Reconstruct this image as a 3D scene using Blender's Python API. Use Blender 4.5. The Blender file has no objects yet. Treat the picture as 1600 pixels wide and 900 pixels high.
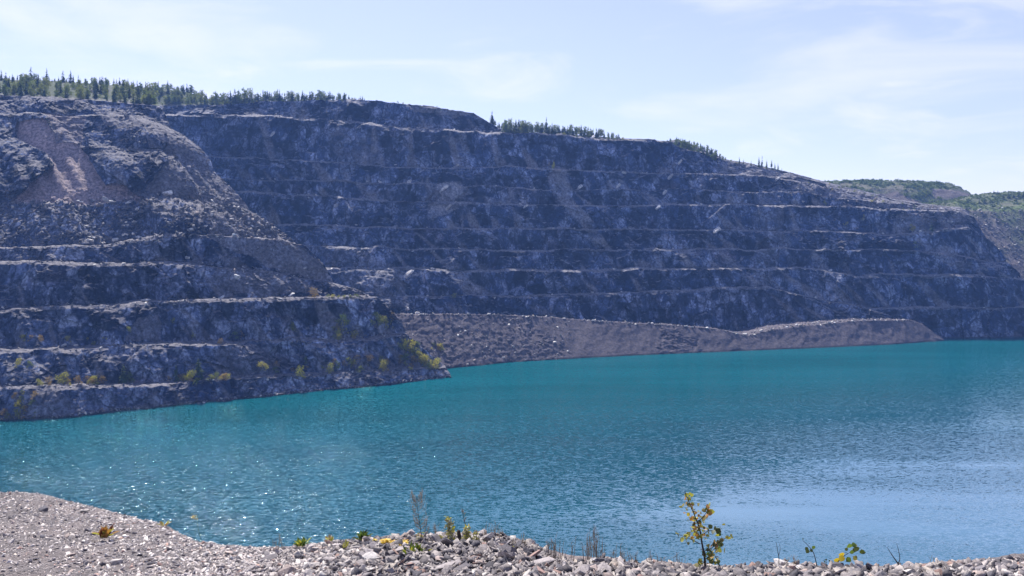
import bpy, bmesh, math, random
import numpy as np
from mathutils import Vector, Matrix, Quaternion
from mathutils.bvhtree import BVHTree

random.seed(7)
RNG = np.random.default_rng(11)
C = bpy.context.scene.collection
SC = bpy.context.scene
R = math.radians

# ------------------------------------------------------------------ camera, sky, sun, exposure
F = 1256.0                      # focal length in photo pixels (photo is 1600 x 900)
TH = math.atan(65.0 / F)        # camera tilts down a little
CAMZ = 80.0                     # eye height above the lake
cam = bpy.data.cameras.new('camera')
cam.sensor_width = 36.0
cam.lens = 36.0 * F / 1600.0
cam.clip_start = 0.05
cam.clip_end = 6000.0
cam_o = bpy.data.objects.new('camera', cam)
cam_o.location = (0, 0, CAMZ)
cam_o.rotation_euler = (R(90) - TH, 0, 0)
C.objects.link(cam_o)
SC.camera = cam_o

SUN_AZ, SUN_EL = R(-25), R(51)      # azimuth from the view axis (negative: to the left), elevation
sun_dir = Vector((math.sin(SUN_AZ) * math.cos(SUN_EL), math.cos(SUN_AZ) * math.cos(SUN_EL), math.sin(SUN_EL)))
sun = bpy.data.lights.new('sun', 'SUN')
sun.energy = 5.0
sun.angle = R(0.5)
sun.color = (1.0, 0.955, 0.89)
sun_o = bpy.data.objects.new('sun', sun)
sun_o.rotation_euler = sun_dir.to_track_quat('Z', 'Y').to_euler()
sun_o.location = (-200, 200, 500)
C.objects.link(sun_o)

W = bpy.data.worlds.new('World')
SC.world = W
W.use_nodes = True
nt = W.node_tree
nt.nodes.clear()
def wn(t, **k):
    n = nt.nodes.new(t)
    for a, b in k.items():
        setattr(n, a, b)
    return n
out = wn('ShaderNodeOutputWorld')
bg = wn('ShaderNodeBackground')
bg.inputs['Strength'].default_value = 0.10
sky = wn('ShaderNodeTexSky')
sky.sky_type = 'NISHITA'
sky.sun_disc = False
sky.sun_elevation = SUN_EL
sky.sun_rotation = SUN_AZ
sky.altitude = 400
sky.air_density = 1.0
sky.dust_density = 0.6
sky.ozone_density = 3.0
tc = wn('ShaderNodeTexCoord')
def cloud_layer(rot, scale, nscale, lo, hi, dist, seed):
    mp = wn('ShaderNodeMapping')
    mp.inputs['Rotation'].default_value = rot
    mp.inputs['Scale'].default_value = scale
    mp.inputs['Location'].default_value = (seed, seed * 0.7, seed * 1.3)
    nz = wn('ShaderNodeTexNoise')
    nz.inputs['Scale'].default_value = nscale
    nz.inputs['Detail'].default_value = 7
    nz.inputs['Roughness'].default_value = 0.58
    nz.inputs['Distortion'].default_value = dist
    mr = wn('ShaderNodeMapRange')
    mr.interpolation_type = 'SMOOTHSTEP'
    mr.inputs['From Min'].default_value = lo
    mr.inputs['From Max'].default_value = hi
    nt.links.new(tc.outputs['Generated'], mp.inputs['Vector'])
    nt.links.new(mp.outputs['Vector'], nz.inputs['Vector'])
    nt.links.new(nz.outputs['Fac'], mr.inputs['Value'])
    return mr.outputs['Result']
c1 = cloud_layer((0, R(14), R(8)), (1.0, 1.0, 4.2), 2.3, 0.47, 0.68, 0.6, 3.1)
c2 = cloud_layer((0, R(-34), R(20)), (1.0, 1.0, 5.0), 3.4, 0.50, 0.72, 0.8, 8.4)
mx = wn('ShaderNodeMath', operation='MAXIMUM')
nt.links.new(c1, mx.inputs[0]); nt.links.new(c2, mx.inputs[1])
mu = wn('ShaderNodeMath', operation='MULTIPLY_ADD')
mu.inputs[1].default_value = 0.36
mu.inputs[2].default_value = 0.25
nt.links.new(mx.outputs[0], mu.inputs[0])
mix = wn('ShaderNodeMix', data_type='RGBA')
mix.inputs['B'].default_value = (7.2, 7.9, 9.4, 1)
sep = wn('ShaderNodeSeparateXYZ')
nt.links.new(tc.outputs['Generated'], sep.inputs[0])
veil = wn('ShaderNodeMapRange', interpolation_type='SMOOTHSTEP')       # thin cirrus thickens toward the horizon
veil.inputs['From Min'].default_value = 0.75
veil.inputs['From Max'].default_value = 0.10
nt.links.new(sep.outputs['Z'], veil.inputs['Value'])
mv = wn('ShaderNodeMath', operation='MULTIPLY')
nt.links.new(mu.outputs[0], mv.inputs[0]); nt.links.new(veil.outputs[0], mv.inputs[1])
nt.links.new(mv.outputs[0], mix.inputs['Factor'])
nt.links.new(sky.outputs['Color'], mix.inputs['A'])
tint = wn('ShaderNodeMix', data_type='RGBA', blend_type='MULTIPLY')
tint.inputs['Factor'].default_value = 1.0
tint.inputs['B'].default_value = (1.0, 0.88, 0.98, 1)
nt.links.new(mix.outputs['Result'], tint.inputs['A'])
nt.links.new(tint.outputs['Result'], bg.inputs['Color'])
nt.links.new(bg.outputs[0], out.inputs['Surface'])

SC.view_settings.view_transform = 'Standard'
SC.view_settings.look = 'None'
SC.view_settings.gamma = 1.0
SC.view_settings.use_curve_mapping = False
SC.view_settings.exposure = 0.78
SC.cycles.use_denoising = True
SC.cycles.max_bounces = 5
SC.cycles.diffuse_bounces = 2
SC.cycles.glossy_bounces = 2
SC.cycles.transmission_bounces = 2
SC.cycles.volume_bounces = 0
SC.cycles.transparent_max_bounces = 4
SC.cycles.caustics_reflective = False
SC.cycles.caustics_refractive = False
SC.cycles.sample_clamp_indirect = 6.0

# ------------------------------------------------------------------ geometry helpers
CT, ST = math.cos(TH), math.sin(TH)
def P(px, py, Y):
    """World point seen at photo pixel (px, py) whose distance along the view's ground direction is Y."""
    px, py, Y = np.broadcast_arrays(np.asarray(px, float), np.asarray(py, float), np.asarray(Y, float))
    u = (450.0 - py) / F
    v = (px - 800.0) / F
    dy = CT + u * ST
    k = Y / dy
    return np.stack([v * k, Y + 0 * k, CAMZ + (-ST + u * CT) * k], -1)
def Yz(px, py, z):
    """Distance at which pixel row py meets height z."""
    py = np.asarray(py, float)
    u = (450.0 - py) / F
    return (z - CAMZ) / (-ST + u * CT) * (CT + u * ST)
def proj(p):
    x, y, z = p[0], p[1], p[2] - CAMZ
    d = y * CT - z * ST
    return 800 + F * x / d, 450 - F * (y * ST + z * CT) / d
def dirpx(px, py):
    u = (450.0 - py) / F
    return Vector(((px - 800.0) / F, CT + u * ST, -ST + u * CT)).normalized()
CAMV = Vector((0, 0, CAMZ))
def tr(pts):
    a = np.array(pts, float)
    return lambda x: np.interp(x, a[:, 0], a[:, 1])
def sm(x, a, b):
    t = np.clip((x - a) / (b - a), 0, 1)
    return t * t * (3 - 2 * t)

def h3(ix, iy, iz, seed):
    n = (ix.astype(np.int64) * 374761393 + iy.astype(np.int64) * 668265263 + iz.astype(np.int64) * 2147483647 + seed * 974634777) & 0xFFFFFFFF
    n = ((n ^ (n >> 13)) * 1274126177) & 0xFFFFFFFF
    n = ((n ^ (n >> 16)) * 2246822519) & 0xFFFFFFFF
    n = n ^ (n >> 15)
    return (n & 0xFFFFFF) / float(0xFFFFFF)
def vnoise(p, seed=0):
    i = np.floor(p); f = p - i
    f = f * f * f * (f * (f * 6 - 15) + 10)
    i = i.astype(np.int64)
    r = 0
    for dx in (0, 1):
        wx = f[..., 0] if dx else 1 - f[..., 0]
        for dy in (0, 1):
            wy = f[..., 1] if dy else 1 - f[..., 1]
            for dz in (0, 1):
                wz = f[..., 2] if dz else 1 - f[..., 2]
                r = r + wx * wy * wz * h3(i[..., 0] + dx, i[..., 1] + dy, i[..., 2] + dz, seed)
    return r * 2 - 1
def fbm(p, oct=4, seed=0, gain=0.5):
    a, s, r = 1.0, 0.0, 0
    for o in range(oct):
        r = r + a * vnoise(p, seed + o * 17)
        s += a
        a *= gain
        p = p * 2.03 + 11.3
    return r / s
def facets(p, seed=0, tilt=0.7):
    """Blocky broken-rock relief: each random cell is a plane of its own height and tilt."""
    sh = p.shape[:-1]
    q = p.reshape(-1, 3)
    i = np.floor(q).astype(np.int64)
    best = np.full(len(q), 9e9)
    val = np.zeros(len(q))
    for dx in (-1, 0, 1):
        for dy in (-1, 0, 1):
            for dz in (-1, 0, 1):
                a, b, c = i[:, 0] + dx, i[:, 1] + dy, i[:, 2] + dz
                ox = q[:, 0] - (a + 0.15 + 0.7 * h3(a, b, c, seed + 1))
                oy = q[:, 1] - (b + 0.15 + 0.7 * h3(a, b, c, seed + 2))
                oz = q[:, 2] - (c + 0.15 + 0.7 * h3(a, b, c, seed + 3))
                d = ox * ox + oy * oy + oz * oz
                m = d < best
                best[m] = d[m]
                am, bm_, cm = a[m], b[m], c[m]
                v = h3(am, bm_, cm, seed + 4) * 2 - 1
                tx = h3(am, bm_, cm, seed + 5) * 2 - 1
                tz = h3(am, bm_, cm, seed + 6) * 2 - 1
                val[m] = 0.5 * v + tilt * (tx * ox[m] + tz * oz[m])
    return val.reshape(sh)

def inpoly(px, py, poly):
    r = np.zeros(px.shape, bool)
    n = len(poly)
    for k in range(n):
        x1, y1 = poly[k]; x2, y2 = poly[(k + 1) % n]
        c = ((y1 > py) != (y2 > py)) & (px < (x2 - x1) * (py - y1) / ((y2 - y1) if y2 != y1 else 1e-9) + x1)
        r ^= c
    return r

def mesh_np(name, verts, faces, mat=None, parent=None, smooth=False, attrs=None):
    """verts (n,3); faces (m,3) or (m,4) array."""
    me = bpy.data.meshes.new(name)
    verts = np.asarray(verts, np.float32).reshape(-1, 3)
    faces = np.asarray(faces, np.int32)
    k = faces.shape[1]
    me.vertices.add(len(verts)); me.vertices.foreach_set('co', verts.ravel())
    me.loops.add(faces.size); me.loops.foreach_set('vertex_index', faces.ravel())
    me.polygons.add(len(faces))
    me.polygons.foreach_set('loop_start', np.arange(0, faces.size, k, dtype=np.int32))
    if smooth:
        me.polygons.foreach_set('use_smooth', np.ones(len(faces), bool))
    for an, av in (attrs or {}).items():
        av = np.asarray(av, np.float32)
        if av.ndim == 1:
            at = me.attributes.new(an, 'FLOAT', 'POINT'); at.data.foreach_set('value', av)
        else:
            at = me.attributes.new(an, 'FLOAT_COLOR', 'POINT')
            at.data.foreach_set('color', np.concatenate([av, np.ones((len(av), 1), np.float32)], 1).ravel())
    me.update(); me.validate()
    if mat:
        me.materials.append(mat)
    o = bpy.data.objects.new(name, me)
    C.objects.link(o)
    if parent:
        o.parent = parent
    return o
def grid_faces(r, c):
    i = np.arange(r - 1)[:, None] * c + np.arange(c - 1)[None, :]
    return np.stack([i, i + 1, i + c + 1, i + c], -1).reshape(-1, 4)
def bvh_of(o):
    me = o.data
    return BVHTree.FromPolygons([v.co.copy() for v in me.vertices], [tuple(p.vertices) for p in me.polygons])
def tag(o, label=None, cat=None, group=None, kind=None):
    for k, v in (('label', label), ('category', cat), ('group', group), ('kind', kind)):
        if v:
            o[k] = v
    return o
def thing(name, label, cat, loc=(0, 0, 0), group=None):
    o = bpy.data.objects.new(name, None)
    o.empty_display_size = 0.2
    o.location = loc
    C.objects.link(o)
    return tag(o, label, cat, group)
def copy_tree(o, parent=None):
    c = o.copy(); C.objects.link(c)
    if parent:
        c.parent = parent
    for ch in o.children:
        copy_tree(ch, c)
    return c

# ------------------------------------------------------------------ materials
class NT:
    def __init__(s, name):
        s.m = bpy.data.materials.new(name); s.m.use_nodes = True
        s.t = s.m.node_tree; s.t.nodes.clear()
        s.o = s.n('ShaderNodeOutputMaterial')
    def n(s, t, ins=None, **k):
        x = s.t.nodes.new(t)
        for a, b in k.items():
            setattr(x, a, b)
        for a, b in (ins or {}).items():
            s.set(x, a, b)
        return x
    def set(s, x, a, b):
        if isinstance(b, bpy.types.NodeSocket):
            s.t.links.new(b, x.inputs[a])
        else:
            x.inputs[a].default_value = b
    def noise(s, vec, scale, detail=4, rough=0.55, dist=0.0):
        return s.n('ShaderNodeTexNoise', {'Vector': vec, 'Scale': scale, 'Detail': detail, 'Roughness': rough, 'Distortion': dist}).outputs['Fac']
    def ramp(s, fac, lo, hi):
        return s.n('ShaderNodeMapRange', {'Value': fac, 'From Min': lo, 'From Max': hi}, interpolation_type='SMOOTHSTEP').outputs['Result']
    def mix(s, fac, a, b, blend='MIX'):
        x = s.n('ShaderNodeMix', data_type='RGBA', blend_type=blend)
        s.set(x, 'Factor', fac)
        s.set(x, 'A', a if isinstance(a, bpy.types.NodeSocket) else (*a, 1))
        s.set(x, 'B', b if isinstance(b, bpy.types.NodeSocket) else (*b, 1))
        return x.outputs['Result']
    def math(s, op, a, b=0.0, c=0.0):
        x = s.n('ShaderNodeMath', operation=op)
        s.set(x, 0, a); s.set(x, 1, b); s.set(x, 2, c)
        return x.outputs[0]
    def mapping(s, vec, scale=(1, 1, 1), rot=(0, 0, 0), loc=(0, 0, 0)):
        return s.n('ShaderNodeMapping', {'Vector': vec, 'Scale': scale, 'Rotation': rot, 'Location': loc}).outputs['Vector']
    def done(s, color, rough=0.9, normal=None, spec=0.25, **k):
        b = s.n('ShaderNodeBsdfPrincipled', {'Base Color': color if isinstance(color, bpy.types.NodeSocket) else (*color, 1), 'Roughness': rough, 'Specular IOR Level': spec})
        for a, v in k.items():
            s.set(b, a, v)
        if normal is not None:
            s.set(b, 'Normal', normal)
        s.t.links.new(b.outputs[0], s.o.inputs['Surface'])
        return s.m
    def pos(s):
        return s.n('ShaderNodeNewGeometry').outputs['Position']

def rock_material(name, dark, mid, light, dust, veg=None, toned=False, grain=0.9):
    t = NT(name)
    p = t.pos()
    geo = t.n('ShaderNodeNewGeometry')
    big = t.noise(p, 0.022, 5, 0.6, 0.6)
    med = t.noise(t.mapping(p, (1, 1, 0.55)), 0.11, 6, 0.65, 0.5)
    fine = t.noise(p, 0.55, 5, 0.7)
    col = t.mix(t.ramp(big, 0.40, 0.62), dark, mid)
    col = t.mix(t.math('MULTIPLY', t.ramp(t.noise(p, 0.045, 5, 0.7, 1.0), 0.52, 0.63), 0.75), col, light)
    col = t.mix(t.math('MULTIPLY', t.ramp(med, 0.50, 0.62), 0.8), col, light)
    col = t.mix(t.math('MULTIPLY', t.ramp(t.noise(t.mapping(p, (1, 1, 0.3)), 0.2, 5, 0.7, 0.8), 0.52, 0.66), 0.75), col, dark)
    # pale and rusty seams that follow the joints
    seam = t.noise(t.mapping(p, (0.5, 0.5, 0.16), (0, R(28), R(12))), 0.09, 6, 0.7, 1.2)
    col = t.mix(t.math('MULTIPLY', t.ramp(seam, 0.62, 0.72), 0.5), col, (0.30, 0.27, 0.27))
    rust = t.noise(p, 0.035, 4, 0.6, 0.4)
    col = t.mix(t.math('MULTIPLY', t.ramp(rust, 0.58, 0.74), 0.4), col, (0.13, 0.095, 0.09))
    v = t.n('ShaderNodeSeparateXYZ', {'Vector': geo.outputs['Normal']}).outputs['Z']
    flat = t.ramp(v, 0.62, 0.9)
    wob = t.n('ShaderNodeTexNoise', {'Vector': p, 'Scale': 0.12, 'Detail': 3})
    wv = t.n('ShaderNodeVectorMath', {0: wob.outputs['Color'], 1: (7, 7, 7)}, operation='MULTIPLY').outputs[0]
    pv_ = t.n('ShaderNodeVectorMath', {0: p, 1: wv}, operation='ADD').outputs[0]
    crk = t.n('ShaderNodeTexVoronoi', {'Vector': t.mapping(pv_, (1, 1, 0.5), (R(8), R(-14), 0)), 'Scale': 0.13}, feature='DISTANCE_TO_EDGE').outputs['Distance']
    col = t.mix(t.math('MULTIPLY', t.ramp(crk, 0.10, 0.015), 0.75 if toned else 0.0), col, (0.008, 0.012, 0.026))     # joints
    tone = t.n('ShaderNodeAttribute', attribute_name='tone').outputs['Fac'] if toned else 0.0
    tn = t.n('ShaderNodeMapRange', {'Value': tone, 'From Min': -0.7, 'From Max': 0.8, 'To Min': 0.12, 'To Max': 2.3}).outputs[0]
    col = t.n('ShaderNodeVectorMath', {0: col}, operation='SCALE')
    t.set(col, 'Scale', tn)
    col = col.outputs[0]
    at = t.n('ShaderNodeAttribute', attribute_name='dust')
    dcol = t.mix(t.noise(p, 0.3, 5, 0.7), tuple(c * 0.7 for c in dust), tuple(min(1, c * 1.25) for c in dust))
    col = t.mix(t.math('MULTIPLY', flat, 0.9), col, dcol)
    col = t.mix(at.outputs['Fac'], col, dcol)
    sc_ = t.n('ShaderNodeAttribute', attribute_name='scree')
    col = t.mix(sc_.outputs['Fac'], col, t.mix(t.noise(p, 0.5, 5, 0.7), (0.23, 0.18, 0.18), (0.36, 0.285, 0.28)))
    pl_ = t.n('ShaderNodeAttribute', attribute_name='pale')
    col = t.mix(pl_.outputs['Fac'], col, t.mix(t.ramp(t.noise(p, 0.5, 5, 0.75), 0.3, 0.7), (0.13, 0.135, 0.165), (0.42, 0.41, 0.43)))
    if veg:
        vat = t.n('ShaderNodeAttribute', attribute_name='veg')
        vc = t.mix(t.noise(p, 0.13, 6, 0.7), veg[0], veg[1])
        col = t.mix(vat.outputs['Fac'], col, vc)
    col = t.mix(t.math('MULTIPLY', t.ramp(fine, 0.32, 0.68), grain), t.mix(1.0, col, (0.45, 0.46, 0.50), 'MULTIPLY'), t.mix(1.0, col, (1.7, 1.68, 1.65), 'MULTIPLY'))
    wet = t.ramp(t.math('ADD', t.n('ShaderNodeSeparateXYZ', {'Vector': p}).outputs['Z'], t.math('MULTIPLY', fine, -0.8)), 0.9, 0.2)     # wet band at the waterline
    col = t.mix(t.math('MULTIPLY', wet, 0.75), col, (0.02, 0.024, 0.03))
    b1 = t.n('ShaderNodeBump', {'Strength': 0.6, 'Distance': 1.0, 'Height': t.noise(p, 0.45, 6, 0.75)}).outputs['Normal']
    return t.done(col, 0.9, b1, 0.15)

VEG = ((0.025, 0.045, 0.015), (0.055, 0.072, 0.026))
M_CLIFF = rock_material('quarry_rock', (0.011, 0.021, 0.052), (0.042, 0.058, 0.105), (0.165, 0.19, 0.265), (0.225, 0.215, 0.225), VEG, True)
M_HEAD = rock_material('headland_rock', (0.015, 0.024, 0.052), (0.053, 0.066, 0.110), (0.18, 0.20, 0.265), (0.165, 0.155, 0.165), VEG, True)
M_SPOIL = rock_material('spoil_gravel', (0.105, 0.092, 0.105), (0.145, 0.125, 0.138), (0.19, 0.168, 0.178), (0.165, 0.143, 0.156), grain=0.35)
M_HILL = rock_material('overgrown_ground', (0.06, 0.055, 0.058), (0.12, 0.105, 0.105), (0.20, 0.18, 0.175), (0.16, 0.135, 0.125), ((0.045, 0.08, 0.025), (0.13, 0.16, 0.055)))

def water_material():
    t = NT('lake_water')
    p = t.pos()
    # wind lanes and calm patches
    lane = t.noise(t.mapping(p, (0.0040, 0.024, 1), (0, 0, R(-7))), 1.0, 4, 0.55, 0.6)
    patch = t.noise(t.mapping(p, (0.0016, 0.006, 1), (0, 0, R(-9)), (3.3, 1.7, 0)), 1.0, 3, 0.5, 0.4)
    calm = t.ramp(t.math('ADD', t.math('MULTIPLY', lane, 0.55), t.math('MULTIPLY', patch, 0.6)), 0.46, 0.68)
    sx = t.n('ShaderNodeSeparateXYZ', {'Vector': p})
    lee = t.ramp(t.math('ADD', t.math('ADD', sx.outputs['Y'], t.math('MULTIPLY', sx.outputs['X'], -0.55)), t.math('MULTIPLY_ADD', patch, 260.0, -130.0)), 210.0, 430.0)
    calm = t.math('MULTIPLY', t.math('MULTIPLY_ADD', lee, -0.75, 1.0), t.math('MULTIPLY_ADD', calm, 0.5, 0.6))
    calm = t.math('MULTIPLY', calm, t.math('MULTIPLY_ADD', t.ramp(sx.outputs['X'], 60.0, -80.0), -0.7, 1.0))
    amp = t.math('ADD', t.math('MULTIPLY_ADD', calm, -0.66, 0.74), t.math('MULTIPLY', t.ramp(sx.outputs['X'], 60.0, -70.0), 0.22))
    def slope(scale, rot, seed, detail=2):
        n = t.n('ShaderNodeTexNoise', {'Vector': t.mapping(p, scale, (0, 0, R(rot)), (seed, seed * 1.7, 0)), 'Scale': 1.0, 'Detail': detail, 'Roughness': 0.62})
        return t.n('ShaderNodeVectorMath', {0: n.outputs['Color'], 1: (0.5, 0.5, 0.5)}, operation='SUBTRACT').outputs[0]
    s1 = slope((0.50, 1.35, 1), 7, 3.0, 3); s2 = slope((1.5, 3.9, 1), -9, 9.0, 3)
    sv = t.n('ShaderNodeVectorMath', {0: s1, 1: s2}, operation='ADD').outputs[0]
    sv = t.n('ShaderNodeVectorMath', {0: sv, 1: (1.0, 1.0, 0.0)}, operation='MULTIPLY').outputs[0]
    sc = t.n('ShaderNodeVectorMath', {0: sv}, operation='SCALE')
    t.set(sc, 'Scale', t.math('MULTIPLY', amp, 1.6))
    nv = t.n('ShaderNodeVectorMath', {0: sc.outputs[0], 1: (0, 0, 1)}, operation='ADD').outputs[0]
    nv = t.n('ShaderNodeVectorMath', {0: nv}, operation='NORMALIZE').outputs[0]
    near = t.ramp(sx.outputs['Y'], 500.0, 215.0)  # raises gloss toward the near shore, building in the bright sky sheen
    body = t.mix(t.ramp(lane, 0.3, 0.7), (0.001, 0.066, 0.080), (0.002, 0.090, 0.113))
    df = t.n('ShaderNodeBsdfDiffuse', {'Color': body})
    gl = t.n('ShaderNodeBsdfGlossy', {'Color': (0.90, 1.0, 1.0, 1), 'Roughness': t.math('MULTIPLY_ADD', calm, 0.05, 0.022), 'Normal': nv})
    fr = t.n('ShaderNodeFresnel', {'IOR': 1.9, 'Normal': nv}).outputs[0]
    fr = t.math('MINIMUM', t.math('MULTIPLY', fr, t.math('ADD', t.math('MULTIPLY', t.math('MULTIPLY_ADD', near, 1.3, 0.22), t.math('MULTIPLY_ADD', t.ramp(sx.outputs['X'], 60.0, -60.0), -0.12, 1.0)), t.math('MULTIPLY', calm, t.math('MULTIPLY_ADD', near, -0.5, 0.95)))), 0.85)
    ms = t.n('ShaderNodeMixShader', {'Fac': fr})
    t.t.links.new(df.outputs[0], ms.inputs[1]); t.t.links.new(gl.outputs[0], ms.inputs[2])
    t.t.links.new(ms.outputs[0], t.o.inputs['Surface'])
    return t.m
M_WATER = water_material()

def stone_material(name, attr):
    t = NT(name)
    tcn = t.n('ShaderNodeTexCoord')
    p = t.pos()
    if attr:
        col = t.n('ShaderNodeAttribute', attribute_name='tint').outputs['Color']
    else:
        col = t.n('ShaderNodeObjectInfo').outputs['Color']
    sp = t.noise(p, 60, 5, 0.7)
    col = t.mix(1.0, col, t.mix(t.ramp(sp, 0.25, 0.75), (0.68, 0.67, 0.68), (1.28, 1.26, 1.24)), 'MULTIPLY')
    col = t.mix(t.math('MULTIPLY', t.ramp(t.noise(p, 11, 4, 0.6), 0.58, 0.75), 0.22), col, (0.26, 0.205, 0.18))
    b = t.n('ShaderNodeBump', {'Strength': 0.7, 'Distance': 0.012, 'Height': t.noise(p, 45, 6, 0.7)}).outputs['Normal']
    return t.done(col, 0.85, b, 0.25)
M_STONE = stone_material('field_stone', False)
M_GRAVEL = stone_material('loose_gravel', True)

def ground_material():
    t = NT('gravel')
    p = t.pos()
    vor = t.n('ShaderNodeTexVoronoi', {'Vector': p, 'Scale': 38.0, 'Randomness': 1.0})
    vor2 = t.n('ShaderNodeTexVoronoi', {'Vector': p, 'Scale': 95.0, 'Randomness': 1.0})
    g = t.n('ShaderNodeSeparateColor', {'Color': vor.outputs['Color']}).outputs[0]
    col = t.mix(g, (0.05, 0.045, 0.05), (0.20, 0.175, 0.175))
    g2 = t.n('ShaderNodeSeparateColor', {'Color': vor2.outputs['Color']}).outputs[1]
    col = t.mix(t.math('MULTIPLY', g2, 0.5), col, (0.22, 0.20, 0.20))
    col = t.mix(t.math('MULTIPLY', t.ramp(t.noise(p, 0.9, 4), 0.45, 0.7), 0.35), col, (0.36, 0.29, 0.27))
    h = t.math('ADD', t.math('MULTIPLY', vor.outputs['Distance'], -1.0), t.math('MULTIPLY', vor2.outputs['Distance'], -0.5))
    b = t.n('ShaderNodeBump', {'Strength': 1.0, 'Distance': 0.02, 'Height': h}).outputs['Normal']
    return t.done(col, 0.92, b, 0.2)
M_GROUND = ground_material()

def leaf_material(name, c1, c2, trans=0.35, scale=0.6, rnd=0.5):
    t = NT(name)
    oi = t.n('ShaderNodeObjectInfo').outputs['Random']
    f = t.math('ADD', t.math('MULTIPLY', oi, rnd), t.math('MULTIPLY', t.noise(t.pos(), scale, 3), 1.0 - rnd))
    col = t.mix(t.ramp(f, 0.2, 0.8), c1, c2)
    d = t.n('ShaderNodeBsdfPrincipled', {'Base Color': col, 'Roughness': 0.7, 'Specular IOR Level': 0.2})
    tl = t.n('ShaderNodeBsdfTranslucent', {'Color': t.mix(1.0, col, (1.15, 1.2, 0.6), 'MULTIPLY')})
    m = t.n('ShaderNodeMixShader', {'Fac': trans})
    t.t.links.new(d.outputs[0], m.inputs[1]); t.t.links.new(tl.outputs[0], m.inputs[2])
    t.t.links.new(m.outputs[0], t.o.inputs['Surface'])
    return t.m
def tint_leaf_material(name, trans=0.3):
    t = NT(name)
    col = t.n('ShaderNodeAttribute', attribute_name='tint').outputs['Color']
    d = t.n('ShaderNodeBsdfPrincipled', {'Base Color': col, 'Roughness': 0.5, 'Specular IOR Level': 0.4})
    tl = t.n('ShaderNodeBsdfTranslucent', {'Color': t.mix(1.0, col, (1.2, 1.2, 0.5), 'MULTIPLY')})
    m = t.n('ShaderNodeMixShader', {'Fac': trans})
    t.t.links.new(d.outputs[0], m.inputs[1]); t.t.links.new(tl.outputs[0], m.inputs[2])
    t.t.links.new(m.outputs[0], t.o.inputs['Surface'])
    return t.m
M_SPRUCE = leaf_material('spruce_needles', (0.045, 0.085, 0.035), (0.095, 0.135, 0.050), 0.2, 0.35)
M_PINE = leaf_material('pine_needles', (0.065, 0.105, 0.042), (0.12, 0.15, 0.058), 0.25, 0.35)
M_BROAD = leaf_material('broad_leaves', (0.11, 0.155, 0.048), (0.20, 0.22, 0.075), 0.4, 0.35)
M_BUSH = leaf_material('yellowing_leaves', (0.24, 0.25, 0.06), (0.42, 0.36, 0.09), 0.4, 0.5)
M_RUSTY = leaf_material('rusty_leaves', (0.26, 0.18, 0.08), (0.36, 0.24, 0.10), 0.35, 0.5)
M_SHRUB = leaf_material('hill_shrub_leaves', (0.055, 0.095, 0.030), (0.16, 0.20, 0.065), 0.3, 0.12, 0.0)
M_BARK = NT('bark').done((0.085, 0.07, 0.06), 0.9)
M_TWIG = NT('dark_twig_bark').done((0.045, 0.035, 0.032), 0.8)
M_STRAW = NT('dry_stalk').done((0.27, 0.215, 0.15), 0.85)
M_GSTEM = NT('green_stem').done((0.10, 0.12, 0.04), 0.7)
M_TLEAF = tint_leaf_material('mixed_leaves')

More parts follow.
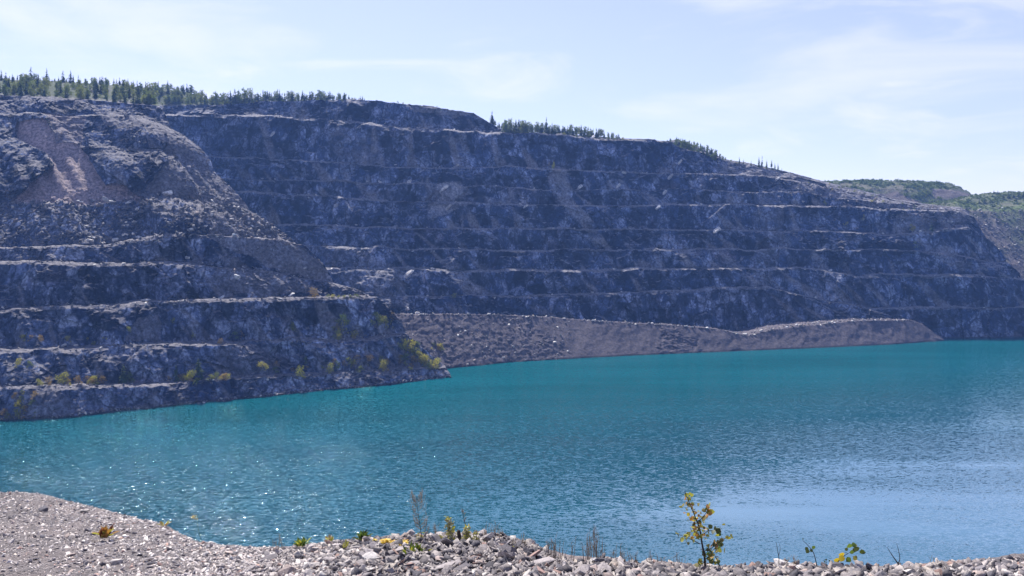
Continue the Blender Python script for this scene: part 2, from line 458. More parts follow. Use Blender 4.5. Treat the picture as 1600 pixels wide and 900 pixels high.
# ------------------------------------------------------------------ the pit: benched walls
def loft_wall(rows, ncol, px0, dens, benches, wrap=None, name='', seed=0, top_rows=(), lips=(1,) * 20):
    """rows: list of (px_end, py(px), Y(px)) crest lines from bottom to top; a flat bench lies behind each crest
    where benches[k] > 0. Returns vertices (r,c,3), px (r,c), py (r,c), face mask (r,c)."""
    s = np.linspace(0, 1, ncol)
    L, PX, PY = [], [], []
    for (pe, pyf, yf) in rows:
        px = px0 + (pe - px0) * s
        py = pyf(px); Y = yf(px)
        L.append(P(px, py, Y)); PX.append(px); PY.append(py)
    out_v, out_px, out_py, out_m, out_d = [], [], [], [], []
    def emit(v, px, py, m, d=None):
        out_v.append(v); out_px.append(px); out_py.append(py); out_m.append(m); out_d.append(np.zeros(ncol) if d is None else d)
    one = np.ones(ncol)
    for k in range(len(rows)):
        crest = L[k].copy()
        if k > 0:
            # ragged crest: height wanders a little
            n1 = fbm(np.stack([crest[:, 0] / 22, one * k * 7.7, one * seed], -1), 3, seed)
            crest[:, 2] += n1 * 2.4 * (1.0 if benches[k] > 0 else 0.5)
        if k == 0:
            emit(crest, PX[0], PY[0], one * 0.6)
        else:
            hpx = np.abs(PY[k] - PY[k - 1]).max()
            nr = max(4, int(hpx * dens))
            mixn = sm(fbm(np.stack([PX[k] / 60, one * k * 3.1, one * 5], -1), 3, seed + 9), -0.25, 0.45)
            lipn = sm(fbm(np.stack([PX[k] / 34, one * k * 5.3, one * 8], -1), 3, seed + 6), -0.45, 0.08) * lips[k]
            spn = fbm(np.stack([PX[k] / 17, one * k * 4.7, one * 3], -1), 3, seed + 12)
            for j in range(1, nr + 1):
                t = j / nr
                steep = t ** 1.9
                talus = 1 - (1 - t) ** 1.5
                hh = (steep * (1 - mixn) + talus * mixn)
                if benches[k] > 0:
                    tt = min(t / 0.94, 1.0)
                    h2 = 0.74 * (tt ** 1.5 * (1 - mixn) + (1 - (1 - tt) ** 1.4) * mixn)
                    h2 = h2 if t <= 0.94 else 0.74 + 0.26 * (t - 0.94) / 0.06 + 0 * mixn
                    hh = hh * (1 - lipn) + h2 * lipn
                a = toe; b = crest
                v = a.copy()
                v[:, 0] = a[:, 0] + (b[:, 0] - a[:, 0]) * hh
                v[:, 1] = a[:, 1] + (b[:, 1] - a[:, 1]) * hh
                v[:, 2] = a[:, 2] + (b[:, 2] - a[:, 2]) * t
                m = one * (1.0 if t < 0.93 else 0.6)
                d = np.maximum(sm(fbm(np.stack([(PX[k] + (12 + 14 * np.sin(PX[k] / 70 + k)) * t) / 17, one * k * 4.7, one * (3 + 0.5 * t)], -1), 3, seed + 12) - 0.12 - 0.30 * t, 0, 0.28) * 0.7, (t > 0.95) * lipn * 1.0 * (benches[k] > 0))  # scree spills, plus lip rows paled to paint the sunlit ledge line
                emit(v, PX[k - 1] + (PX[k] - PX[k - 1]) * t, PY[k - 1] + (PY[k] - PY[k - 1]) * t, m, d)
        w = benches[k]
        if w > 0 and k < len(rows) - 1:
            bn = fbm(np.stack([PX[k] / 45, one * k * 9.3, one * 2], -1), 3, seed + 3)
            ww = w * np.clip(1.0 + 1.5 * bn, 0.2, 1.7)
            gap = np.maximum(L[k + 1][:, 1] - crest[:, 1], 0.5)
            ww = np.minimum(ww, gap * 0.65)
            for q in (0.15, 0.5, 1.0):
                f = (crest[:, 1] + ww * q) / crest[:, 1]
                v = crest.copy()
                v[:, 0] *= f; v[:, 1] *= f
                v[:, 2] += 0.35 * q
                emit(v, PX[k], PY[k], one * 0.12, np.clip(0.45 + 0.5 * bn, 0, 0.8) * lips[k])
            toe = out_v[-1]
        else:
            toe = crest
    for (dY, dz) in top_rows:
        base = L[-1]
        f = (base[:, 1] + dY) / base[:, 1]
        v = base.copy(); v[:, 0] *= f; v[:, 1] *= f; v[:, 2] += dz(PX[-1]) if callable(dz) else dz
        emit(v, PX[-1], PY[-1] - 0.1, one * 0.1)
    V = np.stack(out_v); px = np.stack(out_px); py = np.stack(out_py); m = np.stack(out_m); dd_ = np.stack(out_d)
    if wrap:
        wa = np.array([(0, 0, 0)] + list(wrap), float)
        wl = np.concatenate([np.linspace(i, i + 1, 5)[1:] for i in range(len(wrap))])
        wrap = [tuple(np.interp(q, np.arange(len(wa)), wa[:, c]) for c in range(3)) for q in wl]
        ex, ep, ey, em = [], [], [], []
        for (dY, dz, dpx) in wrap:
            e = V[:, -1].copy()
            Yn = e[:, 1] + dY
            pxe = px[:, -1] + dpx
            zz = e[:, 2] + dz
            e = np.stack([(pxe - 800) / F * Yn * 1.0 / (CT + 0.0), Yn, zz], -1)
            ex.append(e); ep.append(px[:, -1]); ey.append(py[:, -1]); em.append(m[:, -1])
        V = np.concatenate([V, np.stack(ex, 1)], 1)
        px = np.concatenate([px, np.stack(ep, 1)], 1)
        py = np.concatenate([py, np.stack(ey, 1)], 1)
        m = np.concatenate([m, np.stack(em, 1)], 1)
        dd_ = np.concatenate([dd_, np.repeat(dd_[:, -1:], len(wrap), 1)], 1)
    return V, px, py, m, dd_

def rough(V, m, seed, big=5.5, blk=3.3, sml=1.3, dirt=0.3, giant=5.0):
    """Displace along the horizontal direction that faces the pit; benches get low rubble relief."""
    d = V[..., :2] / np.linalg.norm(V[..., :2], axis=-1, keepdims=True)
    p = V * np.array([1, 1, 0.6])
    a = big * fbm(p / 48.0, 3, seed) + giant * facets(p / 27.0 + 5.5, seed + 20, 0.9) + blk * facets(p / 13.0, seed + 30) + sml * facets(V / np.array([4.6, 4.6, 6.5]), seed + 60) + 0.6 * facets(V / 2.1, seed + 70) + dirt * fbm(V / 2.2, 2, seed + 90)
    V = V.copy()
    V[..., 0] -= d[..., 0] * a * m
    V[..., 1] -= d[..., 1] * a * m
    V[..., 2] += (0.55 * fbm(V / 3.0, 3, seed + 40) + 0.8 * facets(V / 3.5, seed + 45) * (1 - 0.4 * m)) * np.where(m < 0.5, 0.8, 0.9)
    return V
def mask_of(px, py, polys, wob=7.0, seed=5):
    q = np.stack([px / 26, py / 26, 0 * px], -1)
    x = px + wob * fbm(q, 3, seed); y = py + wob * fbm(q + 40, 3, seed)
    r = np.zeros(px.shape)
    for poly, val in polys:
        r = np.maximum(r, inpoly(x, y, poly) * val)
    return r

# --- the long far wall
D0 = tr([(120, 645), (400, 640), (620, 632), (900, 662), (1200, 697), (1470, 694), (1600, 706), (1760, 735)])
M_T = [
    (1725, [(180, 505), (600, 503), (850, 505), (950, 511), (1050, 516), (1150, 524), (1200, 514), (1330, 505), (1420, 507), (1440, 516), (1470, 534), (1530, 531), (1600, 530), (1740, 529)], 0),
    (1650, [(180, 466), (560, 463), (800, 463), (900, 460), (1000, 455), (1100, 452), (1200, 449), (1280, 467), (1350, 480), (1450, 482), (1600, 481)], 9),
    (1596, [(180, 420), (500, 420), (800, 423), (1000, 421), (1250, 418), (1290, 424), (1345, 431), (1480, 430), (1592, 436)], 26),
    (1572, [(180, 386), (470, 385), (700, 390), (1000, 390), (1250, 388), (1330, 392), (1400, 391), (1480, 399), (1575, 412)], 42),
    (1540, [(180, 352), (560, 353), (700, 357), (1180, 359), (1300, 362), (1380, 366), (1430, 364), (1480, 356), (1510, 353), (1540, 374)], 58),
    (1516, [(180, 298), (400, 300), (540, 310), (700, 317), (800, 320), (1200, 320), (1370, 325), (1440, 328), (1500, 331), (1520, 337)], 76),
    (1511, [(180, 276), (400, 280), (600, 285), (680, 287), (890, 298), (1000, 297), (1130, 296), (1250, 302), (1330, 312), (1400, 318), (1440, 322.5), (1500, 328), (1512, 333)], 88),
    (1510, [(180, 240), (320, 243), (400, 247), (500, 252), (563, 257), (640, 262), (800, 261), (950, 268), (1050, 272), (1190, 273), (1250, 284), (1290, 294), (1330, 304), (1400, 315), (1440, 320.5), (1500, 327), (1512, 332)], 104),
    (1508, [(180, 178), (430, 180), (540, 190), (640, 200), (760, 206), (880, 211), (960, 217), (1040, 223), (1100, 239), (1130, 251), (1215, 266), (1250, 276), (1290, 286), (1330, 295), (1400, 313), (1440, 319), (1500, 326), (1512, 331)], 130),
    (1507, [(180, 166), (340, 165), (400, 160), (480, 157), (560, 156), (600, 158), (680, 168), (740, 178), (765, 191), (790, 205), (880, 209.5), (960, 215.5), (1040, 220), (1060, 218), (1100, 234), (1130, 249), (1215, 264), (1250, 274), (1290, 284), (1330, 293), (1400, 312), (1440, 318), (1500, 325), (1512, 330)], 150),
]
rows = []
for pe, pts, off in M_T:
    rows.append((pe, tr(pts), (lambda off: lambda x: D0(x) + off)(off)))
rows.insert(0, (1725, tr([(0, 560), (2000, 560)]), lambda x: D0(x) - 4))
rise = tr([(180, 31), (250, 29), (300, 22), (335, 7), (360, 0), (2000, 0)])
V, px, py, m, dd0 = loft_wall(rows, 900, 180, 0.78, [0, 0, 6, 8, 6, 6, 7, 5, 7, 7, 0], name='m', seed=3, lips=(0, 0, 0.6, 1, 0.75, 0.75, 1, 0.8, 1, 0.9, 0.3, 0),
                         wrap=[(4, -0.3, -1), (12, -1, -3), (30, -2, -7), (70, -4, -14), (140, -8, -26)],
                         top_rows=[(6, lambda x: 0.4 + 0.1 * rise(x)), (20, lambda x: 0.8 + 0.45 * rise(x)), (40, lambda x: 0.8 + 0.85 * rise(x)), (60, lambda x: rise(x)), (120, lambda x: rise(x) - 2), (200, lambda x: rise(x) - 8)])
V = rough(V, m, 3)
dust_sunlit_m = np.clip(0.62 + 1.2 * fbm(V / np.array([8, 8, 5]), 3, 69), 0, 1) * mask_of(px, py, [
    ([(1130, 250), (1225, 264), (1215, 274), (1120, 274)], 0.75),
    ([(1225, 270), (1300, 284), (1370, 308), (1440, 322), (1420, 330), (1300, 312), (1240, 296)], 0.7),
    ([(1440, 318), (1505, 324), (1520, 345), (1470, 350), (1430, 335)], 0.75),
    ([(1395, 338), (1480, 335), (1515, 350), (1430, 368), (1390, 368)], 0.6),
    ([(1420, 370), (1470, 388), (1540, 425), (1500, 425), (1440, 395)], 0.55),
    ([(855, 262), (885, 262), (895, 310), (925, 345), (945, 385), (930, 385), (900, 345), (870, 315)], 0.55),
    ([(690, 210), (720, 215), (735, 258), (720, 258)], 0.4),
    ([(500, 200), (560, 205), (570, 250), (530, 250)], 0.35),
    ([(490, 388), (560, 392), (620, 422), (640, 480), (580, 480), (520, 430)], 0.35),
    ([(665, 288), (720, 285), (735, 300), (700, 330), (670, 338)], 0.6),
    ([(1180, 300), (1215, 300), (1230, 380), (1200, 440), (1170, 440)], 0.3),
    ([(640, 160), (700, 168), (765, 190), (740, 186), (640, 172)], 0.6)], 8, 21)
dust_sunlit_m = np.maximum(dust_sunlit_m, dd0 * np.clip(0.75 + 0.9 * fbm(V / np.array([9, 9, 5]), 3, 66), 0, 1))
tone_m = facets(V / np.array([17, 17, 12]), 111, 0.2) + 0.8 * facets(V / np.array([6.5, 6.5, 9]), 112, 0.2)
scree_m = mask_of(px, py, [([(665, 288), (722, 285), (738, 300), (705, 318), (735, 322), (700, 334), (668, 340), (672, 320), (690, 305)], 0.75), ([(858, 262), (884, 262), (890, 308), (922, 345), (942, 385), (928, 385), (898, 345), (872, 315)], 0.4),
    ([(715, 205), (725, 206), (738, 245), (728, 250)], 0.5), ([(945, 284), (975, 284), (985, 298), (955, 298)], 0.7), ([(700, 312), (760, 308), (800, 316), (790, 322), (700, 322)], 0.5), ([(620, 430), (652, 426), (655, 434), (622, 440)], 0.8)], 7, 41)
scree_m *= np.clip(0.62 + 1.2 * fbm(V / np.array([7, 7, 5]), 3, 68), 0, 1)
nr_top = 6
veg0 = np.zeros_like(px); veg0[-nr_top:] = np.clip(1.1 + 0.5 * fbm(V[-nr_top:] / 9, 3, 14), 0, 1)
cliff = mesh_np('quarry_cliff', V, grid_faces(*V.shape[:2]), M_CLIFF, attrs={'dust': dust_sunlit_m.ravel(), 'veg': veg0.ravel(), 'pale': scree_m.ravel(), 'tone': tone_m.ravel()})
tag(cliff, kind='structure')

# --- the near headland on the left with the landslide above it
shore_py = tr([(-190, 672), (0, 657), (100, 652), (200, 641), (350, 628), (500, 612), (600, 602), (705, 591), (720, 590)])
LD = lambda x: Yz(x, shore_py(x), 0.0)
L_T = [
    (706, None, 0),
    (696, [(-190, 612), (45, 602), (100, 603), (270, 597), (400, 592), (500, 585), (600, 580), (695, 578)], 9),
    (634, [(-190, 548), (50, 543), (150, 543), (300, 535), (420, 533), (520, 530), (580, 527), (630, 524)], 27),
    (576, [(-190, 489), (0, 483), (100, 478), (250, 473), (400, 467), (480, 465), (560, 463), (580, 464)], 45),
    (520, [(-190, 405), (0, 407), (120, 410), (270, 409), (330, 415), (400, 423), (470, 432), (520, 441)], 67),
    (462, [(-190, 388), (0, 386), (150, 383), (250, 371), (330, 369), (440, 373), (462, 380)], 79),
    (390, [(-190, 318), (0, 315), (60, 305), (200, 300), (300, 310), (350, 318), (390, 328)], 121),
    (334, [(-190, 240), (0, 235), (150, 230), (250, 235), (300, 248), (334, 268)], 152),
    (268, [(-190, 180), (0, 178), (100, 180), (170, 178), (220, 184), (268, 204)], 184),
    (252, [(-190, 150), (0, 150), (80, 153), (160, 158), (252, 165)], 206),
]
rows = []
for pe, pts, off in L_T:
    f = shore_py if pts is None else tr(pts)
    rows.append((pe, f, (lambda off: lambda x: LD(x) + off)(off)))
taper = tr([(-400, 1), (205, 1), (252, 0.45), (300, 0.4)])
rows.insert(0, (706, lambda x: shore_py(x) + 12, lambda x: LD(x) - 1.0))
V, px, py, m, dd0 = loft_wall(rows, 560, -190, 0.95, [0, 0, 6, 7, 9, 6, 10, 0, 0, 5, 0], seed=8,
                         wrap=[(2, -0.3, -0.6), (6, -1, -2), (16, -2, -5), (40, -5, -10), (90, -9, -18), (170, -16, -30)],
                         top_rows=[(dy, (lambda h: lambda x: h * taper(x))(h)) for dy, h in [(5, 0.5), (20, 6), (45, 16.5), (70, 25), (95, 31), (125, 34), (220, 30)]])
fld = mask_of(px, py, [([(-200, 300), (40, 300), (210, 296), (330, 318), (420, 368), (-200, 382)], 1.0)], 6, 3)
chute = mask_of(px, py, [([(26, 190), (62, 190), (84, 226), (124, 226), (146, 252), (196, 296), (222, 320), (12, 320), (60, 278), (80, 256), (70, 238), (30, 220)], 1.0),
                         ([(62, 178), (125, 182), (130, 230), (85, 232)], 0.35)], 5, 4)
spur = mask_of(px, py, [([(150, 172), (235, 178), (300, 240), (365, 300), (420, 350), (470, 395), (520, 440), (420, 420), (330, 372), (290, 330), (225, 300), (255, 255), (235, 210), (160, 200)], 0.9)], 9, 6)
knob = mask_of(px, py, [([(135, 210), (200, 198), (250, 225), (255, 255), (215, 300), (165, 290), (140, 250)], 1.0),
                        ([(-200, 200), (20, 215), (75, 240), (78, 262), (40, 300), (-200, 310)], 1.0)], 5, 7)
m2 = np.where(fld > 0.5, 0.45, m)
m2 = np.where(chute > 0.5, 0.10, m2)
m2 = np.where(spur > 0.5, 0.5, m2)
V = rough(V, m2, 8, 4.5, 2.0, 1.2, giant=2.0)
dd = V[..., :2] / np.linalg.norm(V[..., :2], axis=-1, keepdims=True)
push = 6.5 * knob - 4.0 * chute
V[..., 0] -= dd[..., 0] * push; V[..., 1] -= dd[..., 1] * push
blk = np.maximum(0, facets(V / 2.6, 77)) * 2.6 * fld
V[..., 2] += blk
dust_sunlit_l = np.maximum.reduce([chute * 0.95, spur * 0.75, fld * 0.05,
    mask_of(px, py, [([(20, 610), (90, 606), (140, 650), (30, 655)], 0.45), ([(330, 412), (430, 425), (480, 462), (360, 462), (320, 440)], 0.45),
                     ([(480, 468), (500, 470), (540, 528), (515, 528)], 0.6), ([(330, 540), (420, 540), (440, 590), (340, 592)], 0.3),
                     ([(205, 500), (240, 500), (250, 534), (190, 536)], 0.5), ([(610, 520), (635, 524), (700, 580), (660, 580)], 0.5)], 8, 31)])
dust_sunlit_l = np.where(knob > 0.5, 0, dust_sunlit_l)
dust_sunlit_l = np.maximum(dust_sunlit_l, dd0 * (fld < 0.5) * np.clip(0.75 + 0.9 * fbm(V / np.array([9, 9, 5]), 3, 66), 0, 1))
tone_l = facets(V / np.array([17, 17, 12]), 121, 0.2) + 0.8 * facets(V / np.array([6.5, 6.5, 9]), 122, 0.2)
tone_l += 0.38 * sm(py, 455, 560)
veg1 = np.zeros_like(px); veg1[-6:] = np.clip(0.9 + 0.6 * fbm(V[-6:] / 9, 3, 14), 0, 1)
headland = mesh_np('rock_headland', V, grid_faces(*V.shape[:2]), M_HEAD, attrs={'dust': dust_sunlit_l.ravel(), 'veg': veg1.ravel(), 'tone': tone_l.ravel(), 'scree': (0.9 * chute * (knob < 0.5)).ravel()})
tag(headland, kind='structure')

# --- spoil bank at the foot of the far wall
sp_shore = tr([(540, 590), (700, 576), (800, 566), (900, 560), (1000, 555), (1100, 551), (1200, 547), (1320, 542), (1400, 538), (1475, 532.5)])
sp_crest = tr([(540, 493), (580, 490), (640, 491), (760, 491), (850, 495), (950, 503), (1050, 508), (1120, 514), (1150, 521), (1170, 524), (1200, 517), (1250, 510), (1330, 502), (1420, 500), (1436, 505), (1452, 516), (1475, 531.5)])
ncol = 560
pxs = np.linspace(540, 1475, ncol)
Ds = Yz(pxs, sp_shore(pxs), 0.0)
a = (sp_crest(pxs) - 385) / F
zc = (80 - a * Ds) / (1 + 1.38 * a)
Yc = Ds + 1.38 * zc
shore3 = P(pxs, sp_shore(pxs), Ds); crest3 = P(pxs, sp_crest(pxs), Yc)
rowsV, rm = [], []
v = shore3.copy(); v[:, 1] -= 6; v[:, 2] -= 6; rowsV.append(v); rm.append(0.1)
nr = 64
for j in range(nr + 1):
    t = j / nr
    rowsV.append(shore3 + (crest3 - shore3) * t); rm.append(1.0)
wall3 = P(pxs, np.interp(pxs, [540, 600, 850, 950, 1050, 1150, 1200, 1330, 1420, 1440, 1475], [498, 496, 498, 503.5, 508.5, 517, 504, 497, 499, 505, 531]), D0(pxs) + 5)
for t in (0.03, 0.08, 0.15, 0.25, 0.35, 0.45, 0.55, 0.65, 0.75, 0.85, 0.93, 1.0):
    v = crest3 + (wall3 - crest3) * t
    rowsV.append(v); rm.append(0.0)
V = np.stack(rowsV)
mm = np.array(rm)[:, None] * np.ones((1, ncol))
px2 = np.broadcast_to(pxs, V.shape[:2])
t2 = np.clip((np.arange(V.shape[0])[:, None] - 1) / nr, 0, 1) * np.ones((1, ncol))
py2 = sp_shore(px2) * (1 - t2) + sp_crest(px2) * t2
rubm = mask_of(px2, py2, [([(540, 480), (800, 488), (860, 520), (890, 566), (540, 592)], 1.0), ([(1025, 505), (1060, 512), (1105, 555), (1030, 558)], 1.0)], 10, 12)
n = 1.6 * fbm(V / 26, 3, 51) + 0.35 * fbm(V / 4, 3, 52) + rubm * (0.8 * facets(V / 3.2, 54) + 0.35 * facets(V / 1.5, 55))
gul = fbm(np.stack([px2 / 13, 0 * px2, t2 * 1.5], -1), 3, 57) * 1.6
V[..., 1] -= (n + gul * np.sin(np.pi * t2)) * mm
V[..., 2] += 0.35 * n
V[..., 2] += (1 - mm) * (t2 >= 1) * (1.2 * np.maximum(0, facets(V / 2.6, 58)) + 0.5 * facets(V / 1.4, 59))
spoil = mesh_np('spoil_bank', V, grid_faces(*V.shape[:2]), M_SPOIL, attrs={'dust': (0.65 * (1 - rubm) * mm).ravel()})
tag(spoil, kind='structure')
# --- hills beyond
def hill(name, pxa, pxb, ncol, lines, seed, vegf, nr=22, amp=1.5, dustv=0.3):
    pxh = np.linspace(pxa, pxb, ncol)
    Ls = [P(pxh, f(pxh), d) for f, d in lines]
    rowsV = [Ls[0]]; PYs = [lines[0][0](pxh)]
    for k in range(1, len(Ls)):
        for j in range(1, nr + 1):
            t = j / nr
            rowsV.append(Ls[k - 1] + (Ls[k] - Ls[k - 1]) * t)
            PYs.append(lines[k - 1][0](pxh) * (1 - t) + lines[k][0](pxh) * t)
    V = np.stack(rowsV)
    V[..., 2] += amp * fbm(V / 25, 4, seed) + 0.6 * amp * fbm(V / 5, 3, seed + 5)
    pxg = np.broadcast_to(pxh, V.shape[:2]); pyg = np.stack(PYs)
    vg = vegf(pxg, pyg, V)
    o = mesh_np(name, V, grid_faces(*V.shape[:2]), M_HILL, attrs={'dust': np.full(vg.size, dustv), 'veg': vg.ravel()})
    return tag(o, kind='structure'), V, vg
def veg_mesa(px, py, V):
    n = fbm(V / 30, 4, 91)
    rocky = mask_of(px, py, [([(1360, 300), (1395, 300), (1440, 318), (1360, 322)], 1), ([(1455, 296), (1500, 296), (1520, 308), (1460, 309)], 0.7), ([(1180, 280), (1300, 284), (1330, 300), (1180, 330)], 0.6)], 6, 15)
    return np.clip(0.75 + n * 0.8 - rocky, 0, 1)
mesa_top = [(1100, 292), (1230, 285.5), (1290, 284.5), (1330, 283.5), (1360, 282.5), (1400, 283), (1470, 285.5), (1487, 288), (1502, 295), (1519, 306), (1545, 322)]
hill_mesa, Vmesa, vgm = hill('overgrown_hill', 1100, 1545, 240, [
    (tr([(1100, 350), (1545, 340)]), 1000), (tr([(1100, 325), (1440, 320), (1545, 328)]), 1030),
    (tr([(x, y + 0.35 * max(0, 318 - y)) for x, y in mesa_top]), 1062), (tr(mesa_top), 1100), (tr([(x, y + 2) for x, y in mesa_top]), 1150)], 61, veg_mesa)
def veg_slope(px, py, V):
    n = fbm(V / 22, 4, 95)
    g = sm(py, 430, 345) * 0.38
    strip = ((py < 330) * 1.0)
    return np.clip(np.maximum(g + n * 0.9, strip * (0.8 + 0.5 * n)), 0, 1)
hill_slope, Vslope, vgs = hill('hillside', 1385, 1900, 300, [
    (tr([(1385, 620), (1900, 600)]), 770), (tr([(1385, 450), (1560, 455), (1900, 440)]), 845),
    (tr([(1385, 330), (1540, 331), (1620, 322), (1900, 318)]), 945), (tr([(1385, 322), (1440, 319), (1540, 315), (1620, 315), (1900, 312)]), 985),
    (tr([(1385, 324), (1440, 320), (1500, 311), (1522, 305.5), (1560, 301.5), (1600, 300), (1900, 296)]), 1015), (tr([(1385, 326), (1520, 308), (1600, 302), (1900, 298)]), 1080)], 71, veg_slope, 30)

# --- lake and its bed
def sheet(name, x0, x1, y0, y1, z, mat):
    return mesh_np(name, [(x0, y0, z), (x1, y0, z), (x1, y1, z), (x0, y1, z)], [(0, 1, 2, 3)], mat)
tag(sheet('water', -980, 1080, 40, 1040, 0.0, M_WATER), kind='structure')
tag(sheet('ground', -990, 1090, -70, 1190, -8.0, M_SPOIL), kind='structure')

# ------------------------------------------------------------------ the gravel bank in front
RY = tr([(-900, 15), (-300, 14.5), (0, 12.6), (60, 12.2), (150, 11.2), (300, 9.3), (450, 8.2), (560, 7.3), (640, 6.9), (760, 6.5), (850, 5.9), (950, 5.5), (1100, 5.15), (1400, 5.1), (1500, 5.2), (1600, 5.5), (1900, 6.2), (2600, 7)])
RP = tr([(-900, 740), (-300, 762), (0, 772), (45, 771), (70, 777), (130, 793), (200, 808), (250, 825), (300, 848), (340, 853), (420, 856), (480, 851), (510, 845), (560, 842), (620, 838), (720, 840), (780, 843), (800, 847), (850, 866), (900, 878), (950, 880), (1000, 887), (1100, 892), (1180, 890), (1230, 886), (1290, 892), (1400, 896), (1480, 890), (1530, 884), (1600, 874), (1700, 866), (2600, 850)])
BY = tr([(-900, 8.4), (0, 7.2), (300, 6.5), (450, 5.7), (640, 4.9), (850, 4.6), (1000, 4.55), (1600, 4.6), (2600, 5)])
colpx = np.concatenate([np.linspace(-1600, -60, 60), np.linspace(-50, 1650, 420), np.linspace(1660, 3200, 60)])
def bank_profile(px):
    rz = P(px, RP(px), RY(px)); bz = P(px, 905.0 + 0 * px, BY(px))
    return rz, bz
def bank_z(px, Y):
    """Height of the bank under pixel column px at distance Y (before the small relief)."""
    rz, bz = bank_profile(px)
    zr, zb, yr, yb = rz[..., 2], bz[..., 2], RY(px), BY(px)
    t = (Y - yb) / (yr - yb)
    mid = zb + (zr - zb) * t
    near = (CAMZ - 1.66) + (zb - (CAMZ - 1.66)) * np.clip(Y / yb, 0, 1)
    o = Y - yr
    far = zr - np.where(o < 1.2, 0.30 * o * o + 0.2 * o, 0.672 + 0.85 * (o - 1.2))
    return np.where(Y < yb, near, np.where(Y < yr, mid, far))
def relief(V):
    Q = V * np.array([1, 1, 0])
    return 0.06 * fbm(Q / 0.9, 3, 33) * np.clip(V[..., 1] / 6, 0, 1) + 0.018 * fbm(Q / 0.16, 3, 34)
rowsV = []
ts = np.concatenate([np.linspace(0.08, 0.9, 12), np.linspace(0.93, 1.0, 5)])
for t in ts:
    Y = BY(colpx) * t
    rowsV.append(np.stack([(colpx - 800) / F * Y, Y, bank_z(colpx, Y)], -1))
for t in np.linspace(0.01, 1.0, 95):
    Y = BY(colpx) + (RY(colpx) - BY(colpx)) * t
    rowsV.append(np.stack([(colpx - 800) / F * Y, Y, bank_z(colpx, Y)], -1))
for o in (0.06, 0.14, 0.25, 0.4, 0.6, 0.9, 1.3, 2.0, 3.0, 5, 9, 16, 28, 50, 80, 112):
    Y = RY(colpx) + o
    rowsV.append(np.stack([(colpx - 800) / F * (RY(colpx) + o), Y, bank_z(colpx, Y)], -1))
V = np.stack(rowsV)
V[..., 2] += relief(V)
r_, c_ = V.shape[:2]
fv = V.reshape(-1, 3); ff = grid_faces(r_, c_)
back = np.array([(-40, -40, CAMZ - 1.72), (40, -40, CAMZ - 1.72), (40, 0.6, CAMZ - 1.72), (-40, 0.6, CAMZ - 1.72)])
ff = np.concatenate([ff, np.array([[0, 1, 2, 3]]) + len(fv)])
fv = np.concatenate([fv, back])
bank = mesh_np('gravel_ground', fv, ff, M_GROUND)
tag(bank, kind='structure')

BV = {k: bvh_of(o) for k, o in (('bank', bank), ('head', headland), ('cliff', cliff), ('spoil', spoil), ('mesa', hill_mesa), ('slope', hill_slope))}
def cast(px, py, keys=('bank', 'head', 'cliff', 'spoil', 'mesa', 'slope')):
    d = dirpx(px, py)
    best = None
    for k in keys:
        h = BV[k].ray_cast(CAMV, d)
        if h[0] is not None and (best is None or h[3] < best[3]):
            best = (h[0], h[1], k, h[3])
    return best
def drop(x, y, key, z=600):
    h = BV[key].ray_cast(Vector((x, y, z)), Vector((0, 0, -1)))
    return h[0]

# ------------------------------------------------------------------ stones
def hull_points(n, sc, rnd, pw=0.55):
    pts = []
    for _ in range(n):
        v = Vector((rnd.gauss(0, 1), rnd.gauss(0, 1), rnd.gauss(0, 1))).normalized()
        v *= rnd.uniform(0.78, 1.0)
        pts.append(Vector(math.copysign(abs(c) ** pw, c) * s for c, s in zip(v, sc)))
    return pts
def stone_mesh(name, n, sc, seed):
    rnd = random.Random(seed)
    bm = bmesh.new()
    for p in hull_points(n, sc, rnd):
        bm.verts.new(p)
    bmesh.ops.convex_hull(bm, input=bm.verts[:])
    for v in [v for v in bm.verts if not v.link_faces]:
        bm.verts.remove(v)
    bmesh.ops.triangulate(bm, faces=bm.faces[:])
    bmesh.ops.recalc_face_normals(bm, faces=bm.faces[:])
    me = bpy.data.meshes.new(name)
    bm.to_mesh(me); bm.free()
    return me
STONES = []
for k in range(14):
    sc = [(1, 0.72, 0.20), (1, 0.6, 0.40), (1, 0.75, 0.42), (1, 0.5, 0.15)][k % 4]
    me = stone_mesh('stone', 14 + (k % 3) * 4, sc, 100 + k)
    STONES.append(me)
STONE_NP = []
for k in range(10):
    sc = [(1, 0.6, 0.18), (1, 0.55, 0.35), (1, 0.7, 0.22), (1, 0.42, 0.16)][k % 4]
    me = stone_mesh('pebble_shape', 10, sc, 300 + k)
    v = np.array([tuple(x.co) for x in me.vertices]); f = np.array([tuple(p.vertices) for p in me.polygons])
    STONE_NP.append((v, f)); bpy.data.meshes.remove(me)

